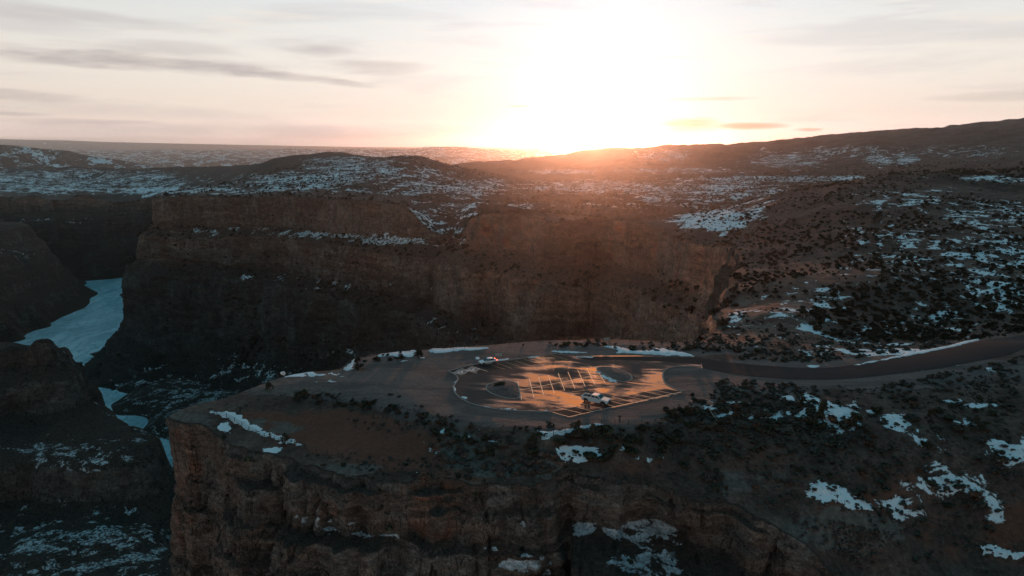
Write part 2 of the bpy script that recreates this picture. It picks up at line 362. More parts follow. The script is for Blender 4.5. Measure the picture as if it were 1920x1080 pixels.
# ------------------------------------------------------------------ top surface: control points (photo point + height, or + distance)
CPT = []
def cz(*a):
    for (px, py, z) in a: CPT.append(PZ(px, py, z))
def cy(*a):
    for (px, py, Y) in a: CPT.append(PY(px, py, Y))
def cw(*a): CPT.extend(a)
cz((330, 792, -2.2), (380, 775, -1.6), (450, 750, -1), (520, 712, -.6), (600, 704, -.3), (650, 690, -.2), (700, 668, -.2), (830, 658, 0), (950, 647, 0), (1060, 640, 0), (1180, 640, -.2), (1310, 645, -1),
   (860, 700, 0), (1000, 690, 0), (1100, 700, 0), (1250, 700, 0), (900, 740, 0), (1050, 770, 0), (1200, 760, 0), (1000, 730, 0), (760, 700, 0), (760, 740, 0), (640, 740, -.4), (800, 780, 0), (980, 800, 0), (1160, 790, 0),
   (420, 812, -3.3), (500, 835, -3.3), (560, 850, -3.3), (640, 878, -3.4), (740, 895, -3.5), (860, 905, -3.6), (960, 900, -4.0), (1050, 895, -4.6),
   (440, 785, -2.2), (560, 790, -2.2), (650, 800, -2.4), (760, 850, -2.9), (840, 870, -3.2), (700, 770, -1.0), (850, 810, -.7), (950, 830, -.8), (920, 868, -3.0), (1000, 865, -3.0), (1030, 828, -.6), (1130, 800, -.2),
   (1100, 850, -2.6), (1180, 850, -2.4), (1170, 890, -4.6), (1250, 870, -4.0), (1290, 930, -6.5), (1250, 790, -.3), (1350, 800, -.7), (1380, 880, -4.5), (1440, 950, -8), (1500, 800, -1), (1500, 880, -4.3), (1560, 960, -8.2), (1520, 1010, -10.5), (1640, 1000, -10.5), (1620, 1060, -14),
   (1500, 730, .3), (1700, 740, .8), (1900, 760, .6), (1700, 800, -1), (1700, 880, -5), (1720, 980, -11), (1900, 860, -3.5), (1900, 960, -9.5), (1900, 1060, -15), (1780, 1070, -15.5),
   (1400, 695, .2), (1600, 700, 1.0), (1760, 675, 2.2), (1920, 645, 4.2), (1310, 680, 0), (1450, 655, .0), (1400, 640, -.8))
cy((1600, 640, 190), (1750, 600, 215), (1920, 560, 235), (1920, 500, 275), (1920, 450, 320), (1920, 385, 410), (1920, 330, 520), (1800, 322, 530), (1700, 330, 520), (1620, 340, 510), (1550, 352, 500), (1480, 375, 480), (1430, 410, 450),
   (1750, 380, 400), (1750, 450, 310), (1750, 520, 250), (1600, 400, 400), (1600, 470, 315), (1600, 540, 240), (1480, 460, 350), (1450, 520, 275), (1500, 600, 205), (1440, 585, 212), (1420, 640, 180))
# beyond that ridge the land drops to the plain
cy((1480, 372, 620), (1700, 328, 700), (1920, 326, 760))
cw((150, 620, -22), (270, 720, -20), (450, 900, -5))
# far rim
RIM_FAR = [PY(-260, 360, 1500), PY(0, 371, 1600), PY(60, 368, 1560), PY(110, 380, 1640), PY(160, 366, 1590), PY(215, 386, 1640), PY(275, 375, 1650), (-790, 1650, -62), (-640, 1540, -40), (-575, 1320, -32), (-545, 1100, -25),
           PY(278, 371, 945), PY(330, 369, 915), PY(420, 368, 930), PY(540, 366, 900), PY(610, 371, 850), PY(700, 375, 800), PY(752, 384, 770), PY(778, 404, 745), PY(815, 437, 735), PY(850, 442, 730), PY(878, 425, 700),
           PY(898, 400, 650), PY(960, 396, 640), PY(1030, 405, 600), (20, 560, -13.5), PY(1120, 408, 560), PY(1200, 412, 530), PY(1262, 436, 490), PY(1300, 448, 455), PY(1345, 456, 430), PY(1382, 458, 395)]
RIM_BACK = [PY(1402, 492, 340), PY(1368, 512, 312), PY(1394, 530, 288), PY(1352, 548, 268), PY(1376, 572, 248), PY(1330, 590, 230), PY(1350, 615, 208)]
CPT += RIM_FAR + RIM_BACK
cy((800, 400, 850), (770, 378, 900), (840, 415, 800), (700, 362, 950), (880, 385, 780))
# mesa and plains
cy((0, 345, 2000), (150, 340, 2100), (300, 345, 1900), (0, 319, 2700), (200, 318, 2700), (400, 318, 2500), (430, 316, 2300), (470, 305, 1900), (520, 297, 1600), (650, 291, 1550), (720, 297, 1500), (735, 303, 1400), (770, 293, 1350), (830, 308, 1400), (900, 325, 1450), (960, 340, 1500),
   (400, 350, 1100), (560, 345, 1060), (520, 325, 1250), (700, 335, 1050), (640, 310, 1350), (800, 345, 1050), (870, 350, 1150), (950, 365, 1000), (1050, 350, 1250), (1100, 380, 800), (1250, 360, 1000), (1200, 335, 1500), (1350, 340, 1250), (1400, 395, 640), (1300, 410, 600), (1400, 370, 850), (1000, 325, 2000), (1100, 320, 2100),
   (880, 309, 2800), (940, 304, 3000), (990, 309, 3100), (1030, 300, 3000), (1100, 285, 2800), (1160, 277, 2700), (1300, 277, 2800), (1380, 272, 2700), (1500, 262, 2600), (1570, 255, 2500), (1700, 247, 2400), (1800, 238, 2300), (1920, 224, 2100), (2150, 205, 2000),
   (1200, 305, 2000), (1350, 300, 2000), (1350, 322, 1500), (1500, 300, 1800), (1500, 326, 1300), (1650, 290, 1700), (1700, 315, 1250), (1850, 280, 1550), (1900, 310, 1150))
cw((-2300, 3600, -170), (-1300, 3300, -160), (-900, 2600, -110), (-600, 2400, -80), (-250, 2300, -60), (-60, 2600, -70), (-200, 3900, -190), (100, 4300, -190), (700, 4200, -120), (1400, 3900, -90), (2000, 3600, -20), (2600, 2900, 60),
   (-3000, 6000, -330), (0, 6000, -330), (1500, 6000, -300), (3500, 5000, -200), (-6000, 9000, -400), (0, 12000, -400), (7000, 9000, -380), (-20000, 30000, -420), (0, 40000, -420), (20000, 30000, -420), (-40000, 50000, -420), (0, 66000, -420), (40000, 50000, -420))
CPT = np.array(CPT)
def wc(X, Y):
    r = np.hypot(X, Y); return np.arctan2(X, Y) * 1.0, np.log(np.maximum(r, 30.0))
ca, cl = wc(CPT[:, 0], CPT[:, 1])
def kern(d2): return np.sqrt(d2 + 0.0006)
_K = kern((ca[:, None] - ca[None]) ** 2 + (cl[:, None] - cl[None]) ** 2)
_N = len(CPT); _A = np.zeros((_N + 1, _N + 1)); _A[:_N, :_N] = _K - np.eye(_N) * 0.0008; _A[:_N, _N] = 1; _A[_N, :_N] = 1
_W = np.linalg.solve(_A, np.append(CPT[:, 2], 0))
def Hbase(X, Y):
    sh = np.shape(X); X = np.ravel(X).astype(float); Y = np.ravel(Y).astype(float); out = np.empty(len(X))
    for i in range(0, len(X), 40000):
        a, l = wc(X[i:i + 40000], Y[i:i + 40000])
        out[i:i + 40000] = kern((a[:, None] - ca[None]) ** 2 + (l[:, None] - cl[None]) ** 2) @ _W[:_N] + _W[_N]
    return out.reshape(sh)
def ptsdist(X, Y, line):         # distance to an open polyline
    d = np.full(np.shape(X), 1e9)
    for (a, b) in zip(line[:-1], line[1:]):
        vx, vy = b[0] - a[0], b[1] - a[1]; L = vx * vx + vy * vy + 1e-9
        t = np.clip(((X - a[0]) * vx + (Y - a[1]) * vy) / L, 0, 1)
        d = np.minimum(d, np.hypot(X - a[0] - t * vx, Y - a[1] - t * vy))
    return d
def inpoly(X, Y, P):
    c = np.zeros(np.shape(X), bool); n = len(P)
    for i in range(n):
        x1, y1 = P[i][:2]; x2, y2 = P[(i + 1) % n][:2]
        if y1 == y2: continue
        k = ((y1 > Y) != (y2 > Y)) & (X < (x2 - x1) * (Y - y1) / (y2 - y1) + x1); c ^= k
    return c
LOT = [PZ(x, y, 0)[:2] for x, y in [(841, 696), (868, 687), (900, 681), (960, 675), (1014, 666), (1044, 663), (1076, 668), (1125, 667), (1200, 667), (1312, 672), (1320, 690), (1290, 688), (1255, 689), (1243, 694), (1241, 706), (1246, 717), (1260, 726), (1281, 733), (1279, 737),
       (1067, 783), (1036, 774), (1017, 772), (952, 769), (908, 763), (870, 753), (853, 737), (850, 724), (860, 712), (858, 704)]]
ROAD_T = [(1312, 672.5), (1410, 684.5), (1519, 691), (1575, 689), (1650, 674), (1762, 656), (1837, 641), (1920, 627), (2050, 598), (2250, 560)]
ROAD_B = [(1318, 690), (1410, 707), (1519, 712), (1590, 711), (1670, 702), (1762, 691), (1837, 676), (1920, 659), (2050, 625), (2250, 585)]
def near_ground(px, py):         # first guess of the ground point seen at a photo point (near land only)
    z = 0.0
    for _ in range(14):
        X, Y, _z = PZ(px, py, z); z = z * 0.4 + 0.6 * float(Hbase(np.array([X]), np.array([Y]))[0])
    return X, Y, z
RT = [near_ground(*p) for p in ROAD_T]; RB = [near_ground(*p) for p in ROAD_B]
RC = [((a[0] + b[0]) / 2, (a[1] + b[1]) / 2) for a, b in zip(RT, RB)]
LOTC = LOT + [LOT[0]]
def H(X, Y):
    X = np.asarray(X, float); Y = np.asarray(Y, float)
    z = Hbase(X, Y); r = np.hypot(X, Y)
    dl = np.full(X.shape, 50.0); m = (r < 330)
    if m.any():
        x, y = X[m], Y[m]; d = ptsdist(x, y, LOTC); d = np.where(inpoly(x, y, LOT), 0, d)
        dr = np.maximum(ptsdist(x, y, RC) - 7.0, 0); dl[m] = np.minimum(d, dr)
        z[m] = np.where(d < 12, z[m] * sst(d, 3.0, 12.0), z[m])
    q = sst(dl, 0.5, 9)
    z = z + fbm(X / 420, Y / 420, 0, 4, 1) * 9 * sst(r, 900, 2200)
    rg = 1 - np.abs(fbm(X / 170, Y / 170, 0, 4, 5)); z = z + (rg - 0.75) * (15 * sst(r, 750, 1500) + 20 * sst(r, 1400, 2400)) * (1 - sst(r, 7000, 20000))
    gl = 1 - np.abs(fbm(X / 75, Y / 75, 0, 3, 15)); z = z + (gl - 0.78) * 9 * sst(r, 210, 420) * (X > 90) * sst(X, 90, 170)
    z = z + fbm(X / 34, Y / 34, 0, 4, 9) * 2.4 * sst(r, 190, 420)
    apron = sst(np.abs(Y - 150), 16, 34) * 0.9 + 0.1
    z = z + fbm(X / 11, Y / 11, 0, 4, 11) * 0.55 * q * np.where(X < 45, apron * sst(r, 60, 140), 1)
    z = z + fbm(X / 2.6, Y / 2.6, 0, 3, 12) * 0.16 * q * np.where(X < 45, apron, 1)
    return z
def ground(px, py):
    z = 0.0
    for _ in range(14):
        X, Y, _z = PZ(px, py, z); z = z * 0.4 + 0.6 * float(H(np.array([X]), np.array([Y]))[0])
    return X, Y, z

# near rim (seen round the overlook, tip and the cliff below the camera)
RIM_NEAR = [PZ(x, y, z) for x, y, z in [(1312, 645, -1.2), (1240, 641, -.6), (1180, 638, -.5), (1130, 637, -.5), (1060, 638, -.5), (1000, 640, -.5), (950, 645, -.5), (900, 651, -.5), (830, 656, -.5), (760, 660, -.5), (700, 666, -.6), (665, 676, -.6), (650, 688, -.8), (636, 698, -.8),
            (560, 702, -1), (515, 712, -1), (470, 733, -1.3), (430, 750, -1.6), (380, 760, -2), (340, 773, -2.6), (318, 786, -3.2), (312, 802, -4.6), (322, 822, -6.0), (350, 826, -5.6), (384, 812, -4.4), (400, 818, -3.9), (440, 836, -3.6), (480, 847, -3.6), (520, 858, -3.8), (560, 868, -3.8), (610, 880, -3.8), (660, 893, -3.8),
            (720, 898, -3.8), (790, 903, -3.9), (850, 908, -4.0), (910, 911, -4.4), (960, 905, -4.6), (1010, 897, -4.8), (1046, 890, -4.9), (1060, 885, -4.8), (1090, 892, -5.0), (1130, 905, -5.4), (1180, 914, -5.8), (1230, 922, -6.1), (1290, 938, -6.7),
            (1370, 952, -7.6), (1432, 966, -8.6), (1446, 985, -9.4), (1470, 1004, -10.0), (1515, 1030, -11.2), (1560, 1058, -12.6), (1615, 1078, -14), (1680, 1110, -16), (1790, 1150, -18)]]
RIM_TAIL = [(95, 80, -19), (150, 60, -20), (260, 40, -20)]
def resample(P, step, smooth_n=1):
    P = np.array(P, float)
    for _ in range(smooth_n):      # corner cutting keeps it natural
        Q = np.empty((2 * len(P) - 2 + 2, P.shape[1])); Q[0] = P[0]; Q[-1] = P[-1]
        Q[1:-1:2] = P[:-1] * .75 + P[1:] * .25; Q[2:-1:2] = P[:-1] * .25 + P[1:] * .75; P = Q
    s_ = np.concatenate([[0], np.cumsum(np.hypot(*np.diff(P[:, :2], axis=0).T))])
    n = max(2, int(s_[-1] / step)); t = np.linspace(0, s_[-1], n)
    return np.stack([np.interp(t, s_, P[:, k]) for k in range(P.shape[1])], 1), t
def rough(P, amps):                # wander of the rim line, sideways
    T = np.gradient(P[:, :2], axis=0); T /= np.linalg.norm(T, axis=1)[:, None] + 1e-9; N = np.stack([T[:, 1], -T[:, 0]], 1)
    for (wl, am, sd) in amps:
        P[:, :2] += N * (fbm(P[:, 0] / wl, P[:, 1] / wl, 0, 3, sd) * am)[:, None]
    return P
RF, _ = resample(RIM_FAR, 2.5, 1); RF = rough(RF, [(60, 10, 21), (18, 4, 22)])
RN, _ = resample([tuple(RF[-1])] + RIM_BACK + RIM_NEAR, 0.45, 1); RN0 = RN.copy(); RN = rough(RN, [(11, 3.6, 23), (3.2, 1.3, 24), (1.2, .5, 26)]); RN = RN0 + (RN - RN0) * np.clip((128 - RN0[:, 1]) / 10, .22, 1)[:, None]
RTAIL, _ = resample([tuple(RN[-1])] + RIM_TAIL, 1.5, 0)
LINE = np.concatenate([RF, RN, RTAIL])
POLY = np.concatenate([LINE[:, :2], [(260, -600), (-4000, -600), (-4000, 1300)]])

def blobs(px, py, L):
    r = np.zeros(np.shape(px))
    for (x, y, rx, ry, a) in L:
        d = ((px - x) / rx) ** 2 + ((py - y) / ry) ** 2
        r = np.maximum(r, a * np.minimum(1, 1.25 * np.exp(-d * 0.8)) - .06)
    return r
SNOW_NEAR = [(1450, 775, 70, 16, 0.51), (1570, 780, 60, 28, 0.81), (1530, 752, 30, 12, 0.56), (1680, 790, 38, 16, 0.73), (1810, 790, 50, 10, 0.51), (1895, 845, 60, 22, 0.81), (1840, 1032, 0.1, .1, 0), (1850, 760, 30, 5, 0.66), (1780, 752, 22, 4, 0.56),
             (1360, 770, 75, 20, 0.51), (1560, 925, 55, 18, 0.77), (1640, 945, 50, 14, 0.66), (1700, 965, 26, 10, 0.56), (1800, 900, 80, 40, 0.41), (1700, 840, 90, 26, 0.41), (1400, 840, 20, 26, 0.36), (1860, 940, 50, 30, 0.36), (1620, 740, 40, 8, 0.41),
             (1090, 850, 42, 14, 0.81), (1120, 838, 30, 10, 0.41), (1160, 840, 26, 14, 0.49), (1210, 860, 26, 12, 0.45), (850, 822, 60, 26, 0.33), (900, 835, 40, 20, 0.34), (560, 702, 60, 5, 0.61), (590, 715, 60, 3, 0.33),
             (424, 798, 16, 12, 0.81), (515, 844, 16, 5, 0.73), (700, 888, 70, 5, 0.34), (1550, 930, 30, 16, 0.66),
             # hillside at the right
             (1700, 370, 130, 26, .46), (1860, 400, 120, 40, .50), (1860, 480, 120, 50, .54), (1720, 470, 90, 60, .44), (1620, 500, 60, 40, .30), (1880, 545, 90, 40, .60), (1760, 600, 130, 30, .40), (1480, 600, 100, 40, .45), (1540, 560, 60, 25, .5),
             (1380, 595, 30, 12, .7), (1600, 645, 150, 20, .40), (1850, 335, 100, 8, .7), (1700, 660, 110, 7, .9), (1510, 660, 80, 12, .45), (1800, 690, 160, 10, .45), (1600, 440, 40, 30, .35), (1650, 620, 100, 24, .42)]
SNOW_FAR = [(120, 340, 240, 24, 0.71), (290, 345, 60, 20, 0.94), (580, 340, 120, 16, 0.89), (680, 320, 110, 24, 0.75), (850, 350, 120, 18, 0.83), (760, 325, 90, 14, 0.64), (1120, 350, 140, 12, 0.83), (1330, 362, 150, 22, 0.83), (1340, 410, 70, 26, 0.83), (1430, 385, 80, 30, 0.59), (1480, 335, 220, 6, 0.89),
            (1050, 322, 60, 4, 0.99), (1280, 320, 130, 6, 0.64), (1250, 292, 60, 12, 0.64), (1480, 300, 90, 18, 0.59), (1650, 300, 30, 12, 0.79), (1700, 300, 20, 15, 0.84), (1600, 285, 120, 14, 0.51), (1800, 285, 120, 14, 0.45), (800, 420, 90, 30, 0.59), (850, 395, 70, 20, 0.64), (950, 385, 140, 10, 0.51), (1200, 385, 150, 8, 0.49), (300, 355, 300, 10, 0.59), (640, 300, 80, 8, 0.64), (600, 355, 300, 8, 0.49)]
def ground_attrs(V):
    X, Y, Z = V[..., 0], V[..., 1], V[..., 2]
    px, py = topx(X, Y, Z); r = np.hypot(X, Y)
    sn = np.maximum(blobs(px, py, SNOW_NEAR) * (r < 640), blobs(px, py, SNOW_FAR) * np.where(r < 640, (r > 430) * (1 - sst(px, 1390, 1500)), 1))
    sn = np.where(r > 4500, 0.32, sn)
    red = blobs(px, py, [(640, 810, 130, 42, 1.0), (760, 850, 110, 45, 1.0), (500, 790, 90, 22, .8), (960, 880, 130, 30, .6), (1350, 850, 250, 60, .48), (1700, 930, 200, 80, .55), (1250, 890, 160, 40, .6), (1850, 1000, 200, 80, .6), (1580, 430, 120, 60, .5), (1450, 450, 60, 50, .5)])
    red = np.where(r > 640, 0.12, red)
    dl = ptsdist(X, Y, LOTC) if False else None
    grav = blobs(px, py, [(700, 725, 190, 34, 1.0), (850, 760, 150, 34, 1), (1050, 740, 330, 70, 1.0), (1100, 655, 330, 16, 1), (1350, 715, 110, 30, .9), (860, 680, 200, 30, 1), (1500, 720, 420, 18, .7), (1600, 695, 500, 30, .8), (1200, 780, 150, 20, 1.0), (1450, 730, 160, 20, .7)])
    grav = np.where((r > 235), 0, grav)
    rock = blobs(px, py, [(560, 735, 90, 10, .9), (800, 800, 120, 30, .5), (880, 840, 70, 40, .7), (980, 880, 90, 20, .9), (500, 800, 90, 20, .5), (640, 880, 180, 12, .7), (1440, 590, 110, 40, .55), (1400, 620, 60, 30, .6), (1600, 1000, 110, 45, .85), (1300, 900, 220, 30, .6), (350, 800, 60, 30, .9)])
    rock = np.where(r > 640, 0.15, rock)
    veg = np.where(r > 560, 0.62, 0.0); veg = np.where((r <= 560) & (r > 300), 0.30, veg)
    veg = np.where((r > 560) & (px < 780) & (py > 352), .4, veg)
    veg = np.where(r > 4500, 0.2, veg)
    far = sst(r, 350, 640)
    return dict(snow=sn, red=red, gravel=grav, rock=rock, veg=veg, far=far)

def make_top():
    th = np.radians(np.arange(-47, 50.01, 0.155))
    l1 = np.concatenate([np.arange(math.log(84), math.log(250), .0036), np.arange(math.log(250), math.log(6500), .0058), np.arange(math.log(6500), math.log(30000), .03)])
    A, L = np.meshgrid(th, l1, indexing='ij'); R = np.exp(L); X = R * np.sin(A); Y = R * np.cos(A)
    ins = inpoly(X, Y, POLY)       # True = over the canyon
    # snap outer vertices that touch land onto the rim line
    land = ~ins
    nb = land.copy()
    for ax in (0, 1):
        for sh in (1, -1): nb |= np.roll(land, sh, ax)
    for sx in (1, -1):
        for sy in (1, -1): nb |= np.roll(np.roll(land, sx, 0), sy, 1)
    edge = ins & nb
    ex, ey = X[edge], Y[edge]; bd = np.full(len(ex), 1e9); bx = ex.copy(); by = ey.copy()
    Pa, Pb = LINE[:-1, :2], LINE[1:, :2]
    for i in range(0, len(ex), 2000):
        x = ex[i:i + 2000, None]; y = ey[i:i + 2000, None]
        v = Pb - Pa; LL = (v ** 2).sum(1) + 1e-9
        t = np.clip(((x - Pa[:, 0]) * v[:, 0] + (y - Pa[:, 1]) * v[:, 1]) / LL, 0, 1)
        qx = Pa[:, 0] + t * v[:, 0]; qy = Pa[:, 1] + t * v[:, 1]; d = np.hypot(x - qx, y - qy); k = d.argmin(1)
        rr = np.arange(len(k)); bx[i:i + 2000] = qx[rr, k]; by[i:i + 2000] = qy[rr, k]; bd[i:i + 2000] = d[rr, k]
    X[edge] = bx; Y[edge] = by
    ok = land | edge
    Z = H(X, Y)
    mask = ok[:-1, :-1] & ok[1:, :-1] & ok[1:, 1:] & ok[:-1, 1:] & (land[:-1, :-1] | land[1:, :-1] | land[1:, 1:] | land[:-1, 1:])
    V = np.stack([X, Y, Z], -1)
    return kind(grid_mesh("ground", V, M_GROUND, ground_attrs(V), mask), 'structure')
make_top()

def loft(name, R, prof, vstep, disp, mat, snowL, flip=1, reds=None):
    """cliff under the rim line R; prof(i) gives (outset, z) rows for every rim point: arrays [n,k]"""
    n = len(R)
    T = np.gradient(R[:, :2], axis=0); w_ = max(3, int(n * 0.012)); ker = np.hanning(2 * w_ + 1); ker /= ker.sum()
    Tp = np.stack([np.convolve(np.pad(T[:, k], w_, 'edge'), ker, 'valid') for k in (0, 1)], 1)
    Tp /= np.linalg.norm(Tp, axis=1)[:, None]; N = np.stack([Tp[:, 1], -Tp[:, 0]], 1) * flip
    O, Zk = prof(R)
    k = O.shape[1]; seg = np.maximum(1, np.ceil(np.hypot(np.diff(O.mean(0)), np.diff(Zk.mean(0))) / vstep)).astype(int)
    tt = np.concatenate([[j + np.arange(seg[j]) / seg[j]] for j in range(0)] or [np.array([])])
    ts = np.concatenate([j + np.arange(seg[j]) / seg[j] for j in range(k - 1)] + [np.array([k - 1.0])])
    j0 = np.minimum(ts.astype(int), k - 2); f = ts - j0
    Om = O[:, j0] * (1 - f) + O[:, j0 + 1] * f; Zm = Zk[:, j0] * (1 - f) + Zk[:, j0 + 1] * f
    X = R[:, None, 0] + N[:, None, 0] * Om; Y = R[:, None, 1] + N[:, None, 1] * Om
    dd, dzz = disp(X, Y, Zm, Om)
    X = X + N[:, None, 0] * dd; Y = Y + N[:, None, 1] * dd; Zm = Zm + dzz
    V = np.stack([X, Y, Zm], -1); px, py = topx(X, np.maximum(Y, 5), Zm)
    sn = blobs(px, py, snowL); rd = blobs(px, py, reds) if reds else np.full(sn.shape, 0.2)
    kind(grid_mesh(name, V, mat, dict(snow=sn, red=rd)), 'structure')
    a = V[1:, :-1] - V[:-1, :-1]; b = V[:-1, 1:] - V[:-1, :-1]; nn = np.cross(a, b); nz = np.abs(nn[..., 2]) / (np.linalg.norm(nn, axis=2) + 1e-9)
    return V[:-1, :-1], nz, px[:-1, :-1], py[:-1, :-1]

def prof_far(R):
    n = len(R); X = R[:, 0]; z0 = H(R[:, 0], R[:, 1]); s = np.interp(X, [-520, -440, -300, 40, 120], [.62, .78, 1, .85, .6])
    led = np.interp(X, [-1200, -600, -500, -50, 120], [-110, -70, -60, -52, -40]) + fbm(X / 90, R[:, 1] / 90, 0, 3, 31) * 4
    led = np.minimum(led, z0 - 3)
    cols = [(-6, z0 - 3.0), (-1.5, z0 - .6), (0, z0 + .1), (2.5, z0 - 2), (8, led + 3), (11, led), (30, led - 9 - 0 * X), (33, led - 14), (39, np.full(n, -104.)), (42, np.full(n, -107.)), (58, np.full(n, -116.)), (61, np.full(n, -122.)), (72, np.full(n, -186.)), (88, np.full(n, -205.)), (125, np.full(n, -236.)), (190, np.full(n, -262.))]
    return np.stack([np.full(n, a) * (s if a > 0 else 1) for a, b in cols], 1), np.stack([b for a, b in cols], 1)
def disp_far(X, Y, Z, O):
    a = sst(O, 0.0, 8)
    but = (0.6 - np.abs(fbm(X / 70, Y / 70, Z / 260, 3, 41))) * 22 - 5
    fl = fbm(X / 20, Y / 20, Z / 60, 4, 42) * 6.0
    zz = Z + fbm(X / 90, Y / 90, 0, 3, 45) * 6; f1 = zz / 11.0 - np.floor(zz / 11.0); f3 = zz / 4.3 - np.floor(zz / 4.3)
    st = fbm(X / 300, Y / 300, zz / 7.0, 3, 43) * 2.2 - 3.4 * (f1 ** 2) * (.5 + fbm(X / 50, Y / 50, zz / 30, 2, 47)) - 1.2 * f3
    fi = fbm(X / 5, Y / 5, Z / 7, 3, 44) * 1.6
    return a * (but * sst(O, 4, 45) + fl + st + fi), fbm(X / 12, Y / 12, 0, 3, 46) * 2.0 * a
SNOW_WALL = [(600, 440, 100, 7, .75), (730, 452, 70, 7, .85), (430, 428, 80, 5, .45), (380, 432, 25, 8, .6), (500, 524, 60, 8, .42), (660, 525, 60, 10, .5), (680, 505, 40, 6, .4), (830, 535, 30, 8, .45), (120, 415, 150, 5, .55), (200, 418, 100, 4, .4), (60, 425, 30, 4, .4), (700, 655, 90, 18, .42), (650, 500, 0.1, .1, 0), (820, 610, 60, 12, .34), (540, 620, 80, 10, .34), (460, 700, 100, 30, .45), (850, 450, 50, 10, .5), (640, 540, 60, 5, .35), (300, 720, 120, 30, .35)]
RFB, _ = resample([tuple(RF[-1])] + RIM_BACK + [PY(1312, 646, 192)], 2.5, 1)
RFW = np.concatenate([RF, RFB[1:]])
LW = loft("canyon_wall", RFW, prof_far, 2.6, disp_far, M_WALL, SNOW_WALL, 1, [(1050, 470, 330, 110, .55), (700, 410, 160, 50, .42), (1330, 540, 80, 120, .62), (120, 390, 200, 40, .5), (600, 560, 1500, 200, .22)])  # strong red blobs at right put the sun's glow into the rock colour

def prof_near(R):
    n = len(R); X, Y = R[:, 0], R[:, 1]; z0 = H(X, Y); front = sst(-Y, -145, -125)
    alc = np.exp(-((X - 27) / 11.0) ** 2) * front
    tal = sst(X, 8, 16) * (1 - sst(X, 40, 47)) * front
    v = fbm(X / 13, Y / 13, 0, 3, 51); e = sst(fbm(X / 9, Y / 9, 0, 2, 52), -.1, .45); e2 = sst(fbm(X / 12, Y / 12, 5.0, 2, 53), 0, .5)
    cols = [(-1.6, z0 - .5), (-.5, z0 - .12), (0, z0 + .02), (.35, z0 - .35), (.7 + .5 * e, z0 - 1.5 - .4 * v), (.9 + 1.5 * e, z0 - 1.9 - .4 * v), (1.3 + 1.4 * e - 1.5 * alc, z0 - 4.6 + 1.6 * v), (1.5 + 2.1 * e2 - 5.5 * alc, z0 - 5.2 + 1.6 * v), (2.0 + 2.2 * e2 - 7.5 * alc, z0 - 10.2 + 3 * v + 1.5 * tal),
            (2.8 + 2.2 * e2 + 1.6 * e - 5 * alc + 7 * tal, z0 - 11.4 + 3 * v - 2.4 * tal), (3.6 + 2.2 * e2 + 1.6 * e + 8 * tal, z0 - 17 + 2 * v), (5.2 + 2.2 * e2 + 1.6 * e + 10 * tal, z0 - 18.0 + 2 * v), (8.5 + 10 * tal, z0 - 30), (11 + 11 * tal, z0 - 32), (15 + 11 * tal, z0 - 60), (40 + 0 * X, z0 - 110), (90 + 0 * X, z0 - 240)]
    tipk = 1 - .72 * sst(-X, 45, 62)
    return np.stack([(a + 0 * X) * np.where(np.asarray(a + 0 * X) > 0.8, tipk, 1) for a, b in cols], 1), np.stack([b for a, b in cols], 1)
def disp_near(X, Y, Z, O):
    a = sst(O, 0.0, 1.6)
    but = ((0.5 - np.abs(fbm(X / 14, Y / 14, Z / 50, 3, 61))) * 8.5 - 1) * (1 - .75 * sst(-X, 40, 60))
    fl = fbm(X / 3.6, Y / 3.6, Z / 16, 4, 62) * 1.7
    zz = Z + fbm(X / 12, Y / 12, 0, 2, 65) * 1.2
    f1 = zz / 2.7 - np.floor(zz / 2.7); f3 = zz / .9 - np.floor(zz / .9)
    st = fbm(X / 50, Y / 50, zz / 1.1, 3, 63) * 0.42 - 1.0 * f1 ** 2 * (.5 + fbm(X / 12, Y / 12, zz / 6, 2, 69)) - .22 * f3
    blk = np.round(fbm(X / 2.2, Y / 2.2, Z / 2.6, 2, 66) * 3) / 3 * 0.5
    crack = -1.6 * sst(np.abs(fbm(X / 5, Y / 5, Z / 60, 2, 67)), .045, 0.0)
    fi = fbm(X / .9, Y / .9, Z / .7, 3, 64) * 0.28
    return a * (but * sst(O, .5, 6) + fl + st + fi + blk + crack), fbm(X / 3, Y / 3, 0, 3, 68) * .5 * a
SNOW_CLIFF = [(580, 968, 36, 12, 1.0), (650, 985, 36, 12, .9), (700, 1000, 50, 10, .7), (920, 1028, 16, 5, .9), (980, 985, 40, 10, .45), (990, 1060, 50, 20, .6), (1100, 985, 26, 14, .9), (1150, 990, 20, 16, .9), (1220, 1000, 50, 34, .74), (1210, 1060, 55, 28, .74), (1255, 1040, 18, 18, .9), (1020, 1055, 20, 8, .9), (820, 1050, 0.1, .1, 0)]
LN = loft("near_cliff", RN, prof_near, 0.42, disp_near, M_NEAR, SNOW_CLIFF, 1, [(345, 900, 50, 200, .62), (400, 1000, 120, 150, .45), (700, 960, 230, 50, .50), (560, 1030, 160, 80, .42), (820, 960, 80, 90, .72), (1050, 900, 60, 60, .4), (1400, 980, 260, 60, .25), (1000, 1000, 1500, 300, .12)])
loft("side_cliff", RTAIL, prof_near, 1.5, disp_near, M_NEAR, SNOW_CLIFF, 1, [(1000, 1000, 1500, 300, .22)])

